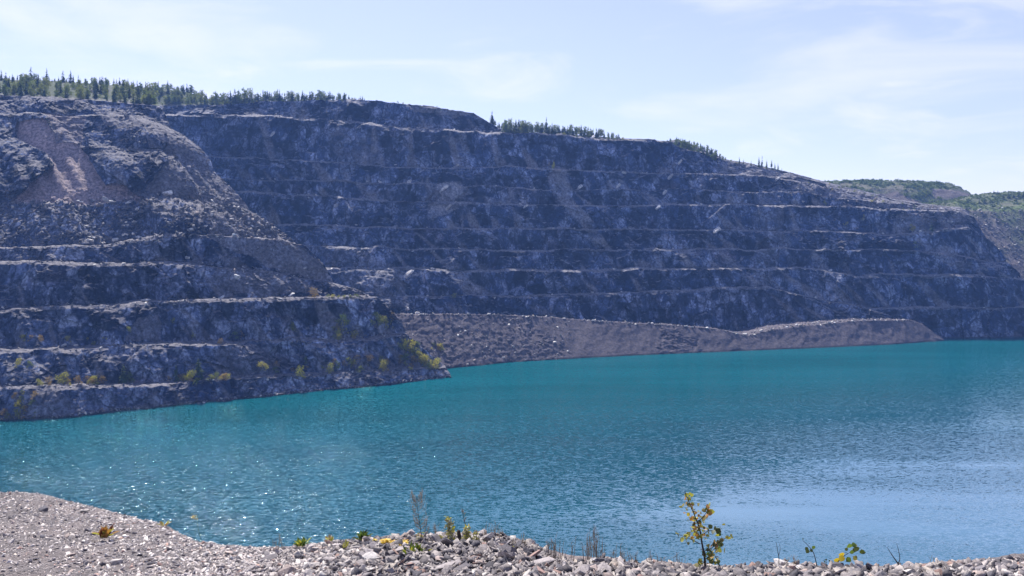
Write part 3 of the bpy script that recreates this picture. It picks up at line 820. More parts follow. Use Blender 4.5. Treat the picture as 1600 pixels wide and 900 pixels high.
def rot_mats(n, tiltmax):
    yaw = RNG.uniform(0, 2 * np.pi, n); a = RNG.uniform(-tiltmax, tiltmax, n); b = RNG.uniform(-tiltmax, tiltmax, n)
    cz, sz, cx, sx, cy, sy = np.cos(yaw), np.sin(yaw), np.cos(a), np.sin(a), np.cos(b), np.sin(b)
    Z = np.zeros(n); O = np.ones(n)
    Rz = np.stack([np.stack([cz, -sz, Z], -1), np.stack([sz, cz, Z], -1), np.stack([Z, Z, O], -1)], 1)
    Rx = np.stack([np.stack([O, Z, Z], -1), np.stack([Z, cx, -sx], -1), np.stack([Z, sx, cx], -1)], 1)
    Ry = np.stack([np.stack([cy, Z, sy], -1), np.stack([Z, O, Z], -1), np.stack([-sy, Z, cy], -1)], 1)
    return Rz @ Ry @ Rx
def scatter_mesh(name, pos, size, tint, mat, tilt=0.5, sink=0.15):
    n = len(pos)
    Rm = rot_mats(n, tilt)
    kind = RNG.integers(0, len(STONE_NP), n)
    vs, fs, ts_, off = [], [], [], 0
    for k, (v, f) in enumerate(STONE_NP):
        idx = np.nonzero(kind == k)[0]
        if not len(idx):
            continue
        w = np.einsum('nij,vj->nvi', Rm[idx], v) * size[idx][:, None, None] + pos[idx][:, None, :]
        w[..., 2] += (size[idx] * sink)[:, None]
        vs.append(w.reshape(-1, 3))
        fs.append((f[None] + (np.arange(len(idx)) * len(v))[:, None, None] + off).reshape(-1, 3))
        ts_.append(np.repeat(tint[idx], len(v), 0))
        off += len(idx) * len(v)
    return mesh_np(name, np.concatenate(vs), np.concatenate(fs), mat, attrs={'tint': np.concatenate(ts_)})
PALE = np.array([(0.46, 0.42, 0.40), (0.36, 0.325, 0.32), (0.27, 0.245, 0.25), (0.19, 0.175, 0.185), (0.105, 0.10, 0.115), (0.38, 0.31, 0.285), (0.31, 0.21, 0.185), (0.54, 0.51, 0.49), (0.42, 0.37, 0.33)])
CN = ['pale grey', 'light grey', 'grey', 'dark grey', 'blackish', 'pinkish', 'reddish', 'whitish', 'buff']
PW = np.array([0.25, 0.23, 0.17, 0.10, 0.06, 0.06, 0.03, 0.07, 0.03])

def bank_points(n):
    pxs = RNG.uniform(-70, 1670, n)
    yb, yr = BY(pxs) * 0.93, RY(pxs) + 0.10
    t = RNG.uniform(0, 1, n) ** 0.8
    Y = yb + (yr - yb) * t
    return pxs, Y
N = 110000
pxs, Y = bank_points(N)
keep = RNG.uniform(0, 1, N) < np.where(pxs < 420, 0.75, np.where(pxs < 860, 0.55, 0.42))
pxs, Y = pxs[keep], Y[keep]
coarse = sm(pxs, 330, 620) * (1 - 0.45 * sm(pxs, 1480, 1580))
size = np.exp(RNG.normal(0, 0.55, len(pxs))) * (0.0115 + 0.0075 * coarse)
size = np.minimum(size, 0.045 + 0.025 * coarse)
zz = bank_z(pxs, Y)
pos = np.stack([(pxs - 800) / F * Y, Y, zz], -1)
pos[:, 2] += relief(pos) - 0.004
PW2 = np.array([0.14, 0.17, 0.18, 0.20, 0.20, 0.04, 0.03, 0.02, 0.02])
ch = np.where(RNG.uniform(0, 1, len(pxs)) < sm(pxs, 430, 640), RNG.choice(9, len(pxs), p=PW2), RNG.choice(9, len(pxs), p=PW))
tint = PALE[ch] * RNG.uniform(0.8, 1.15, (len(pxs), 1)) * (1.28 - 0.46 * coarse[:, None])
scatter_mesh('gravel', pos, size, tint, M_GRAVEL, 0.95)
tag(bpy.data.objects['gravel'], 'loose chips of broken stone covering the near bank', 'gravel', kind='stuff')

def landmark(px):
    for a, b, s in ((-99, 110, 'near the crown of the gravel mound'), (110, 210, 'near the reddish weed'), (210, 345, 'below the lone seed stalk'), (345, 480, 'in the dip beside the gravel mound'), (480, 590, 'near the small green tufts'),
                    (590, 690, 'around the yellow flowers'), (690, 790, 'below the pale mullein spikes'), (790, 900, 'beside the bare thin stalks'), (900, 1050, 'under the dry stalk clumps'),
                    (1050, 1180, 'at the foot of the leafy sapling'), (1180, 1300, 'beside the forked twig'), (1300, 1420, 'below the leaning yellow-leaved seedling'), (1420, 1520, 'past the bare dark branch'), (1520, 1999, 'on the rise past the bare branch')):
        if a <= px < b:
            return s
def add_stone(px, Y, size, ci, k=None, tilt=0.35, name='stone', label=None, up=0.18, yaw=None, squash=1.0, pitch=None):
    o = bpy.data.objects.new(name, STONES[random.randrange(14) if k is None else k])
    if not o.data.materials:
        o.data.materials.append(M_STONE)
    z = float(bank_z(np.array(float(px)), np.array(float(Y))))
    z += float(relief(np.array([[(px - 800) / F * Y, Y, z]]))[0])
    o.location = ((px - 800) / F * Y, Y, z + size * up)
    o.scale = (size, size * random.uniform(0.85, 1.1), size * squash * random.uniform(0.85, 1.2))
    o.rotation_euler = (random.uniform(-tilt, tilt) if pitch is None else pitch, random.uniform(-tilt, tilt), random.uniform(0, 6.28) if yaw is None else yaw)
    j = random.uniform(0.88, 1.12)
    c = PALE[ci] * j
    o.color = (float(c[0]), float(c[1]), float(c[2]), 1)
    C.objects.link(o)
    shape = ['flat', 'thick', 'rounded', 'slab-like'][(STONES.index(o.data)) % 4]
    sz = 'big' if size > 0.085 else 'medium' if size > 0.06 else 'small'
    tag(o, label or f'{sz} {shape} {CN[ci]} stone {landmark(px)}', 'stone', 'loose stones on the near gravel bank')
    return o
# the stones one can pick out in the photo
for (sx, sy, wpx, ci, k, lab) in [
    (1233, 880, 29, 7, 2, 'big whitish boulder-like stone just past the forked twig'),
    (1208, 884, 20, 4, 1, 'black angular stone between forked twig and whitish stone'),
    (1262, 888, 24, 7, 0, 'broad white flat stone under the thin two-leaved seedling'),
    (1274, 878, 17, 3, 2, 'dark mottled stone perched on the white flat stone'),
    (1283, 892, 15, 5, 1, 'pinkish triangular stone beside the dark mottled stone'),
    (1300, 893, 16, 0, 1, 'pale stone with shaded face at the base of yellow-leaved seedling'),
    (1331, 888, 13, 3, 2, 'grey speckled stone right of the yellow-leaved seedling'),
    (1349, 891, 10, 2, 1, 'little grey pointed stone on the skyline of the bank'),
    (845, 897, 28, 6, 2, 'big reddish stone at the bottom edge below the grey slab'),
    (1000, 894, 22, 5, 2, 'salmon pink blocky stone below the dry stalks'),
    (850, 877, 38, 1, 3, 'long grey slab lying on the shoulder of the bank'),
    (1043, 890, 9, 7, 1, 'small white cube-like stone beside the leafy sapling'),
    (1520, 890, 22, 3, 2, 'dark grey blocky stone on the rising end of bank'),
    (1545, 891, 26, 3, 1, 'dark wedge stone below the white chip on the rise'),
    (1535, 881, 11, 7, 1, 'small white chip on top of the rising bank edge'),
    (1480, 889, 14, 7, 2, 'white stone with a dark hollow past the bare branch'),
    (440, 895, 24, 5, 2, 'pinkish flat stone at the bottom edge in the dip'),
    (170, 880, 18, 0, 1, 'pale wedge-shaped stone alone on the fine gravel'),
    (222, 874, 16, 2, 3, 'tilted grey flake on the fine gravel slope'),
    (56, 793, 15, 4, 2, 'dark rounded stone on the crown of gravel mound'),
    (122, 797, 13, 7, 0, 'white flat stone on the edge of gravel mound'),
    (690, 885, 36, 1, 0, 'grey tilted slab below the pale mullein spikes'),
    (720, 888, 30, 3, 3, 'dark leaning slab next to the grey tilted slab'),
    (350, 862, 20, 5, 3, 'long pink flake at the lip of the bank'),
    (575, 872, 26, 7, 0, 'broad whitish slab left of the yellow flowers'),
    (415, 872, 20, 3, 0, 'dark-sided flat stone in the dip of the bank'),
    (1085, 894, 16, 0, 0, 'flat pale stone at the foot of sapling trunk'),
    (1150, 893, 14, 5, 0, 'pinkish flat stone beyond the sapling'),
]:
    hit = cast(sx, min(sy + wpx * 0.2, 899), ('bank',))
    Yh = hit[0].y if hit and hit[0].y < 20 else float(RY(np.array(float(sx))))
    add_stone(sx, min(Yh, float(RY(np.array(float(sx)))) + 0.03), wpx / F * Yh * 0.62, ci, k, 0.25, label=lab, up=0.3)
cnt = 0
while cnt < 255:
    x = random.uniform(300, 1640) if random.random() < 0.86 else random.uniform(-20, 300)
    yb, yr = float(BY(x)), float(RY(x))
    Yp = yb + (yr + 0.04 - yb) * random.random() ** 0.7
    co = float(sm(np.array(x), 330, 620))
    s = random.uniform(0.030, 0.044) + co * random.choice([0.0, 0.0, 0.006, 0.012, 0.022, 0.04 if 520 < x < 1020 else 0.015])
    if x > 1500:
        s *= 0.8
    add_stone(x, Yp, s, int(RNG.choice(9, p=PW2 if x > 520 else PW)), None, 0.75, up=0.3)
    cnt += 1

# ------------------------------------------------------------------ rubble and boulders on the pit walls
M_BOULDER = rock_material('boulder_rock', (0.36, 0.35, 0.34), (0.46, 0.44, 0.43), (0.58, 0.56, 0.54), (0.58, 0.56, 0.54))
M_RUBBLE = NT('rubble_rock')
_t = M_RUBBLE
M_RUBBLE = _t.done(_t.mix(1.0, _t.n('ShaderNodeAttribute', attribute_name='tint').outputs['Color'], _t.mix(_t.noise(_t.pos(), 1.2, 4), (0.7, 0.7, 0.72), (1.25, 1.24, 1.22)), 'MULTIPLY'), 0.9)
RT = np.array([(0.10, 0.10, 0.115), (0.15, 0.145, 0.155), (0.22, 0.205, 0.205), (0.52, 0.50, 0.48), (0.22, 0.18, 0.165)])
def rubble(name, label, n, sampler, smin, smax, keys, wts, tiltz=0.8):
    P_, S_, T_ = [], [], []
    tries = 0
    while len(P_) < n and tries < n * 3:
        tries += 1
        x, y = sampler()
        h = cast(x, y, keys)
        if not h:
            continue
        P_.append(tuple(h[0])); S_.append(smin + (smax - smin) * random.random() ** 3.0)
        T_.append(RT[int(RNG.choice(5, p=wts))] * random.uniform(0.85, 1.15))
    o = scatter_mesh(name, np.array(P_), np.array(S_), np.array(T_), M_RUBBLE, tiltz, 0.2)
    return tag(o, label, 'rubble', kind='stuff')
def s_field():
    x = random.uniform(-10, 430)
    return x, random.uniform((312 if 30 < x < 200 else 296) + max(0, x - 330) * 0.6, 382 - 10 * (x > 250))
def s_spur():
    t = random.random()
    x = 190 + 260 * t
    return x + random.gauss(0, 26), 195 + 185 * t + random.gauss(0, 14)
BEN = [(tr(M_T[k][1]), M_T[k][0]) for k in range(1, 9)]
def s_bench():
    f, pe = random.choice(BEN)
    x = random.uniform(330, pe - 5)
    return x, float(f(x)) + random.uniform(-3, 5)
LB = [(tr(L_T[k][1]), L_T[k][0]) for k in (1, 2, 3, 4, 5)]
def s_lbench():
    f, pe = random.choice(LB)
    x = random.uniform(-10, pe - 4)
    return x, float(f(x)) + random.uniform(-4, 5)
def s_spoil():
    if random.random() < 0.55:
        x = random.uniform(600, 1430)
        return x, float(sp_crest(np.array(x))) - random.uniform(-2, 4)
    if random.random() < 0.6:
        x = random.uniform(620, 890)
        return x, random.uniform(497, float(sp_shore(np.array(x))))
    x = random.uniform(1180, 1430)
    return x, float(sp_crest(np.array(x))) - random.uniform(0, 12)
rubble('landslide_rubble', 'broken rock strewn over the landslide slope and spur', 2600, lambda: s_field() if random.random() < 0.72 else s_spur(), 0.45, 2.6, ('head',), [0.58, 0.28, 0.08, 0.015, 0.045])
rubble('ledge_rubble', 'fallen rock lying along the ledges of the pit wall', 3400, lambda: s_bench() if random.random() < 0.7 else s_lbench(), 0.35, 1.7, ('head', 'cliff'), [0.22, 0.26, 0.28, 0.14, 0.10])
def s_shore():
    x = random.uniform(-10, 700)
    return x, float(shore_py(x)) - random.uniform(0.3, 5) 
rubble('shore_rubble', 'broken rock along the waterline of the headland', 900, s_shore, 0.3, 1.3, ('head',), [0.2, 0.26, 0.28, 0.14, 0.12])
rubble('slope_rubble', 'grey broken rock covering the far hillside beyond the rocky point', 2200, lambda: (random.uniform(1500, 1640), random.uniform(325, 475)), 0.6, 2.6, ('slope',), [0.16, 0.26, 0.34, 0.10, 0.14])
rubble('point_rubble', 'broken rock on the sloping top of the rocky point', 700, lambda: (lambda x: (x, float(np.interp(x, [1210, 1300, 1400, 1500], [268, 292, 318, 328])) + random.uniform(0, 26)))(random.uniform(1210, 1510)), 0.5, 2.2, ('cliff',), [0.2, 0.28, 0.28, 0.10, 0.14])
rubble('spoil_rubble', 'broken rock on the spoil bank above the water', 1500, s_spoil, 0.35, 1.8, ('spoil',), [0.16, 0.28, 0.30, 0.16, 0.10])

BOULD = []
for k in range(6):
    me = stone_mesh('boulder', 18, [(1, 0.75, 0.5), (1, 0.65, 0.6), (1, 0.8, 0.35)][k % 3], 500 + k)
    me.materials.append(M_BOULDER); BOULD.append(me)
def add_boulder(x, y, size, label, group, keys=('head', 'cliff', 'spoil'), name='boulder', rot=None, scl=None):
    h = cast(x, y, keys)
    if not h:
        return
    o = bpy.data.objects.new(name, random.choice(BOULD))
    o.location = h[0] + Vector((0, 0, size * 0.25))
    o.scale = scl or (size, size, size * random.uniform(0.7, 1.1))
    o.rotation_euler = rot or (random.uniform(-0.4, 0.4), random.uniform(-0.4, 0.4), random.uniform(0, 6.28))
    C.objects.link(o)
    return tag(o, label, 'boulder' if name == 'boulder' else 'rock slab', group)
# single bright rocks traced from the photo
for (x, y, s, lab) in [
    (431, 179, 2.0, 'bright white boulder on the highest ledge under the rim spruces'), (441, 180, 1.2, 'small white boulder beside the brightest one on the highest ledge'),
    (594, 285, 2.2, 'bright boulder on the edge of the thin middle ledge'), (640, 285, 2.6, 'flat pale boulder just along the thin middle ledge'),
    (618, 258, 1.6, 'small white boulder near the long upper ledge'), (715, 259, 2.2, 'white boulder on the long upper ledge below the rim bump'),
    (557, 352, 1.8, 'white boulder on the dark vertical face mid wall'), (678, 393, 1.5, 'small white boulder low on the middle wall'),
    (645, 393, 1.2, 'small pale boulder a little before the white one low on wall'), (663, 418, 1.6, 'white boulder on the broad lower ledge'),
    (676, 421, 2.2, 'pale boulder next to the white one on the broad lower ledge'), (975, 271, 2.6, 'pale boulder on the upper ledge toward the wooded clump'),
    (636, 485, 3.0, 'pale blocky boulder at the wall foot above the spoil'), (652, 490, 2.0, 'small pale boulder at the wall foot'),
    (455, 462, 2.4, 'pale boulder on the grassy headland ledge'), (228, 471, 2.8, 'long pale boulder on the headland ledge road'),
    (111, 476, 2.0, 'white boulder on the headland ledge road near the dark gully'), (100, 541, 1.7, 'small pale boulder on the second ledge above the lake'),
    (118, 541, 1.6, 'white boulder on the second ledge above the lake'), (346, 466, 2.6, 'white broken boulder at the top of the bright headland ledge'),
    (370, 434, 2.6, 'pale leaning boulder on the headland shoulder'), (293, 404, 1.8, 'small pale boulder on the scree under the landslide'),
    (141, 378, 2.8, 'flat white boulder at the foot of the landslide'), (180, 376, 2.4, 'white boulder at the foot of the landslide beside a dark gap'),
    (298, 361, 2.6, 'white boulder at the toe of landslide rubble'), (166, 314, 3.0, 'flat pinkish white boulder on the landslide slope'),
    (200, 318, 2.0, 'white boulder high on the landslide rubble'), (258, 306, 5.0, 'big upright grey boulder on the spur of scree'),
    (165, 179, 2.0, 'bright yellowish boulder at the top of the spur'), (248, 169, 1.8, 'white flat boulder right under the wooded rim'),
    (323, 290, 2.2, 'pale boulder on the spur above the dark wall'), (33, 172, 3.0, 'pale flat slab-like boulder below the plateau edge'),
    (1255, 316, 2.2, 'white boulder on the ledge toward the rocky point'), (1437, 363, 2.6, 'dark topped boulder on the small shelf of the rocky point'),
    (1483, 348, 3.4, 'big dark boulder on the shelf of the rocky point'), (1297, 424, 2.6, 'pale boulder in the scree of the lower wall'),
]:
    add_boulder(x, y, s, lab, None)
# pale rock slabs that face the sun
for (x, y, a, b, lab) in [
    (1047, 278, 4.5, 2.0, 'leaning white rock slab on upper ledge of far wall'), (1038, 303, 4.0, 1.8, 'middle white rock slab of the slanting line on far wall'),
    (1027, 326, 4.5, 2.4, 'lower white rock slab of the slanting line on far wall'), (1120, 362, 5.5, 2.4, 'white angled rock slab below the clump of trees'),
    (637, 433, 7.5, 3.0, 'broad cream rock slab on the lowest wall step'), (425, 212, 4.5, 2.0, 'white pointed rock slab high on the dark wall'),
    (693, 298, 6.0, 2.2, 'pale flat rock slab on the bulge of the middle wall'), (700, 327, 6.0, 1.8, 'long pale rock slab under the bulge of middle wall'),
    (905, 295, 5.0, 2.0, 'pale rock slab beside the light scree streak'), (965, 293, 4.5, 2.0, 'grey pink rock slab on the upper mid wall'),
    (820, 325, 4.0, 2.2, 'pale rock slab at the edge of the middle ledge'), (1062, 255, 4.0, 2.0, 'white rock slab on dark face under the wooded clump'),
    (925, 217, 4.0, 2.0, 'bright rock slab at the end of the upper tree row'), (1215, 281, 4.0, 1.6, 'slanting white rock slab under the sparse little trees')]:
    add_boulder(x, y, a, lab, None, ('cliff',), 'rock_slab', (random.uniform(0.4, 0.6), R(-40) + random.uniform(-0.15, 0.15), random.uniform(-0.3, 0.3)), (a * 0.95, b * 1.4, a * 0.5))
for _ in range(70):
    x, y = s_field()
    add_boulder(x, y, random.uniform(0.9, 1.7), 'pale angular boulder among the dark landslide rubble', 'boulders strewn in the landslide rubble', ('head',))
for _ in range(60):
    k = random.randrange(8)
    f, pe = BEN[k]
    x = random.uniform(400, pe - 10)
    nm = ['lowest', 'broad lower', 'faint lower middle', 'faint middle', 'long middle', 'thin upper middle', 'long upper', 'highest'][k]
    add_boulder(x, float(f(x)) - 0.5, random.uniform(0.8, 1.6), f'small pale boulder on the {nm} ledge of the far wall', 'small boulders along the far wall ledges', ('cliff', 'head'))
for _ in range(45):
    x = random.uniform(640, 1420)
    add_boulder(x, float(sp_crest(np.array(x))) - random.uniform(-1, 3), random.uniform(0.8, 1.7), 'small pale boulder on the rim of the spoil bank', 'small boulders along the spoil bank rim', ('spoil',))

# ------------------------------------------------------------------ trees
def trunk_mesh(name, h, r):
    vs, fs = [], []
    for j, (z, k) in enumerate(((-0.05 * h, 1.25), (0.12 * h, 1.0), (0.55 * h, 0.6), (0.98 * h, 0.12))):
        for q in range(6):
            a = q * math.pi / 3
            vs.append((math.cos(a) * r * k + 0.01 * h * math.sin(j * 2.1), math.sin(a) * r * k, z))
    for j in range(3):
        for q in range(6):
            fs.append((j * 6 + q, j * 6 + (q + 1) % 6, j * 6 + 6 + (q + 1) % 6, j * 6 + 6 + q))
    return vs, fs
def quad_mesh(name, verts, faces, mat):
    me = bpy.data.meshes.new(name)
    me.from_pydata(verts, [], faces); me.update()
    me.materials.append(mat)
    return me
def spruce_crown(seed, mat, wide=0.20, gaps=0.15):
    rnd = random.Random(seed)
    vs, fs = [], []
    nl = 17
    for i in range(nl):
        t = 0.10 + 0.88 * i / (nl - 1)
        if rnd.random() < gaps * 0.5:
            continue
        rad = wide * (1 - t) ** 0.85 * rnd.uniform(0.75, 1.2) + 0.012
        nb = max(4, int(9 * (1 - t) + 4))
        for b in range(nb):
            if rnd.random() < gaps:
                continue
            a = rnd.uniform(0, 6.28)
            L = rad * rnd.uniform(0.65, 1.2)
            dx, dy = math.cos(a), math.sin(a)
            z0 = t + rnd.uniform(-0.015, 0.015)
            drp = L * rnd.uniform(0.25, 0.6)
            n = 3
            for q in range(n):
                f0, f1 = q / n * 0.9, (q + 1) / n
                w = (0.045 + 0.10 * (1 - t)) * rnd.uniform(0.7, 1.3) * (1.1 - f0)
                tw = rnd.uniform(-0.5, 0.5)
                p0 = Vector((dx * L * f0, dy * L * f0, z0 - drp * f0 * f0))
                p1 = Vector((dx * L * f1, dy * L * f1, z0 - drp * f1 * f1))
                s = Vector((-dy, dx, tw)) * w * 0.5
                k = len(vs)
                vs += [p0 - s, p0 + s, p1 + s * 0.35, p1 - s * 0.35]
                fs.append((k, k + 1, k + 2, k + 3))
                if rnd.random() < 0.6:      # hanging spray
                    k = len(vs)
                    vs += [p0 - s * 0.7, p0 + s * 0.7, (p0 + p1) / 2 + Vector((0, 0, -w * 0.9))]
                    fs.append((k, k + 1, k + 2))
    k = len(vs)
    vs += [Vector((0.010, 0, 0.93)), Vector((-0.010, 0.004, 0.93)), Vector((0, 0, 1.03))]
    fs.append((k, k + 1, k + 2))
    return quad_mesh('crown', [tuple(v) for v in vs], fs, mat)
def leafy_crown(seed, mat, lobes, n, leaf, zmin=0.15):
    """lobes: list of (x, y, z, r); many small leaf faces gathered in clumps through the lobes' volume."""
    rnd = random.Random(seed)
    vs, fs = [], []
    wts = [l[3] ** 2 for l in lobes]
    for _ in range(n):
        l = rnd.choices(lobes, wts)[0]
        v = Vector((rnd.gauss(0, 1), rnd.gauss(0, 1), rnd.gauss(0, 1))).normalized() * (rnd.random() ** 0.45) * l[3]
        c = Vector(l[:3]) + Vector((v.x, v.y, v.z * 0.85))
        if c.z < zmin:
            c.z = zmin + rnd.random() * 0.05
        for _k in range(2):
            q = Quaternion((rnd.gauss(0, 1), rnd.gauss(0, 1), rnd.gauss(0, 1), rnd.gauss(0, 1))).normalized()
            s = leaf * rnd.uniform(0.6, 1.3)
            cc = c + Vector((rnd.gauss(0, 1), rnd.gauss(0, 1), rnd.gauss(0, 1))) * leaf * 0.6
            k = len(vs)
            for p in ((-1, 0, 0), (0, -0.55, 0.1), (1, 0, 0), (0, 0.55, 0.1)):
                vs.append(tuple(cc + q @ (Vector(p) * s)))
            fs.append((k, k + 1, k + 2, k + 3))
    return quad_mesh('crown', vs, fs, mat)
TREES = {}
def proto(kind, crown, tr_h=0.95, tr_r=0.014, crown_name='crown', trunk_name='trunk'):
    vs, fs = trunk_mesh('t', tr_h, tr_r)
    TREES.setdefault(kind, []).append((quad_mesh(trunk_name, vs, fs, M_BARK), crown, trunk_name, crown_name))
for k in range(6):
    proto('spruce', spruce_crown(20 + k, M_SPRUCE, [0.25, 0.30, 0.34, 0.22, 0.28, 0.32][k], [0.1, 0.2, 0.15, 0.25, 0.1, 0.3][k]))
for k in range(3):
    proto('pine', spruce_crown(40 + k, M_PINE, [0.38, 0.34, 0.42][k], 0.38))
def lobes_tree(seed, n, spread, z0, z1):
    rnd = random.Random(seed)
    L = []
    for i in range(n):
        t = i / max(1, n - 1)
        z = z0 + (z1 - z0) * t
        r = spread * (0.45 + 0.4 * math.sin(math.pi * (0.2 + 0.7 * t))) * rnd.uniform(0.7, 1.1)
        L.append((rnd.uniform(-1, 1) * spread * 0.55 * (1 - 0.5 * t), rnd.uniform(-1, 1) * spread * 0.55 * (1 - 0.5 * t), z, r * 0.62))
    return L
for k in range(4):
    proto('birch', leafy_crown(60 + k, M_BROAD, lobes_tree(60 + k, 11, [0.42, 0.36, 0.50, 0.40][k], 0.12, 0.90), 420, 0.04), 0.85, 0.016)
for k in range(4):
    proto('bush', leafy_crown(80 + k, M_BUSH, lobes_tree(80 + k, 8, [0.55, 0.7, 0.5, 0.62][k], 0.16, 0.8), 260, 0.045, 0.03), 0.6, 0.02, 'foliage', 'stem')
for k in range(2):
    proto('rusty', leafy_crown(90 + k, M_RUSTY, lobes_tree(90 + k, 7, 0.6, 0.16, 0.8), 220, 0.045, 0.03), 0.6, 0.02, 'foliage', 'stem')
for k in range(2):
    proto('greenbush', leafy_crown(95 + k, M_BROAD, lobes_tree(95 + k, 7, 0.62, 0.16, 0.8), 240, 0.045, 0.03), 0.6, 0.02, 'foliage', 'stem')
KN = {'spruce': ('spruce_tree', 'spruce'), 'pine': ('pine_tree', 'pine'), 'birch': ('birch_tree', 'birch'), 'bush': ('bush', 'bush'), 'rusty': ('bush', 'bush'), 'greenbush': ('bush', 'bush')}
def plant_tree(kind, loc, h, label, group, lean=0.0, wide=1.0):
    tm, cm, tn, cn = random.choice(TREES[kind])
    wide = wide * 0.72 if kind == 'birch' and wide > 1.2 else wide
    t = thing(KN[kind][0], label, KN[kind][1], loc, group)
    t.scale = (h * wide, h * wide, h)
    t.rotation_euler = (random.uniform(-0.04, 0.04), lean + random.uniform(-0.03, 0.03), random.uniform(0, 6.28))
    for me, n in ((tm, tn), (cm, cn)):
        o = bpy.data.objects.new(n, me); C.objects.link(o); o.parent = t
    return t
ORD = 'first second third fourth fifth sixth seventh eighth ninth tenth eleventh twelfth thirteenth fourteenth fifteenth sixteenth seventeenth eighteenth nineteenth twentieth'.split()
TENS = ['', '', 'twenty', 'thirty', 'forty', 'fifty', 'sixty', 'seventy', 'eighty', 'ninety']
def ordinal(i):
    if i < 20:
        return ORD[i]
    t, u = divmod(i + 1, 10)
    return TENS[t] + ('-' + ORD[u - 1] if u else '') if u else {2: 'twentieth', 3: 'thirtieth', 4: 'fortieth', 5: 'fiftieth', 6: 'sixtieth', 7: 'seventieth', 8: 'eightieth'}.get(t, 'last')
def rim_tree(x, ybase, ytop, key, kind, label, group, back=4.0, wide=1.0):
    """A tree standing behind the rim, sized so that it reaches pixel row ytop."""
    h = cast(x, ybase + 3.0, (key,)) or cast(x, ybase + 7, (key,))
    if not h:
        return None
    Yh = h[0].y + back
    b = drop((x - 800) / F * Yh, Yh, key)
    if b is None:
        return None
    top = float(P(x, ytop, Yh)[2])
    hh = max(1.2, top - b.z)
    return plant_tree(kind, (b.x, b.y, b.z - 0.03 * hh), hh, label, group, 0, wide)
TH_ = {'spruce': 'spruce', 'pine': 'loose-branched pine', 'birch': 'pale leafy birch', 'bush': 'yellowing bush', 'greenbush': 'green bush'}
def tree_row(xs, basef, topf, key, phrase, group, kinds, jit=5, back=(3, 14), wide=1.0, base_dy=0.0):
    cnts = {}
    for x in sorted(xs):
        kind = random.choices(list(kinds), list(kinds.values()))[0]
        i = cnts.get(kind, 0); cnts[kind] = i + 1
        yt = float(topf(x)) + random.uniform(-0.4, 1.0) * jit
        rim_tree(x, float(basef(x)) + base_dy, yt, key, kind, f'{ordinal(i)} {TH_[kind]} from the left {phrase}', group, random.uniform(*back), wide)
U = random.uniform
# row on the far rim above the dark wall
topB = tr([(335, 144), (345, 141), (365, 137), (430, 141), (500, 141), (530, 143), (560, 148), (585, 154)])
rimM = tr(M_T[9][1])
tree_row([338 + i * 2.75 + U(-2, 2) for i in range(86)], rimM, topB, 'cliff', 'in the rim row above the dark wall', 'spruces along the rim above the dark wall', {'spruce': 0.62, 'birch': 0.38}, 8, (2, 22), 1.25)
# row above the highest ledge
topC = tr([(765, 184), (785, 186), (800, 186), (850, 192), (880, 194), (920, 196), (950, 205), (975, 213)])
tree_row([768 + i * 2.6 + U(-2, 2) for i in range(78)], rimM, topC, 'cliff', 'in the row above the highest ledge', 'trees in the row above the highest ledge', {'spruce': 0.6, 'birch': 0.4}, 5, (3, 20), 1.25)
rim_tree(769, 195, 172, 'cliff', 'spruce', 'thin lone spruce at the foot of the rim bump', None, 5)
rim_tree(853, 209, 182, 'cliff', 'spruce', 'tall dark spruce standing over the row above the highest ledge', None, 8, 1.05)
# clump on the sloping rim
topD = tr([(1038, 220), (1050, 216), (1065, 217), (1085, 222), (1103, 226), (1118, 234), (1132, 247)])
tree_row([1040 + i * 3.0 + U(-1.5, 1.5) for i in range(31)], rimM, topD, 'cliff', 'in the clump on the sloping rim', 'trees in the clump on the sloping rim', {'spruce': 0.6, 'birch': 0.4}, 4, (2, 16), 1.25)
rim_tree(1055, 220, 212.5, 'cliff', 'spruce', 'tallest spruce of the clump on the sloping rim', None, 6)
tree_row([1042 + i * 4.2 + U(-2, 2) for i in range(19)], lambda x: rimM(x) + 8, lambda x: rimM(x) - 3, 'cliff', 'below the clump on the sloping rim', 'low trees under the clump on the sloping rim', {'spruce': 0.4, 'birch': 0.3, 'greenbush': 0.3}, 4, (0.5, 2))
# sparse small ones farther down the rim
for i, (x, yt) in enumerate([(1153, 244), (1159, 248), (1171, 250), (1183, 244), (1187.5, 241.5), (1195, 249), (1203, 249), (1208, 254), (1213, 254), (1219, 262)]):
    rim_tree(x, float(rimM(x)), yt, 'cliff', 'spruce', f'{ordinal(i)} thin little spruce along the falling rim past the clump', 'thin little spruces along the falling rim', U(1, 6), 0.75)
# the wooded plateau above the landslide
rimL = tr(L_T[9][1])
def plateau_ground(x, Yoff):
    if x < 247:
        Yb = float(LD(np.array(float(x)))) + 206 + Yoff
        return drop((x - 800) / F * Yb, Yb, 'head')
    Yb = float(D0(np.array(float(x)))) + 150 + Yoff * 0.75
    return drop((x - 800) / F * Yb, Yb, 'cliff')
def plateau_tree(x, Yoff, ytop, kind, label, group, wide=1.0):
    b = plateau_ground(x, Yoff)
    if b is None:
        return
    Yb = b.y
    if b is None:
        return
    if ytop is None:
        hh = U(6, 11)
    else:
        hh = float(P(x, ytop, Yb)[2]) - b.z
    hh = min(max(hh, 3.0), 18)
    plant_tree(kind, (b.x, b.y, b.z - 0.03 * hh), hh, label, group, 0, wide)
sil = tr([(-60, 118), (0, 118), (50, 116), (110, 122), (140, 122), (160, 120), (200, 122), (225, 123), (270, 131), (300, 134), (320, 146), (340, 152)])
cnts = {}
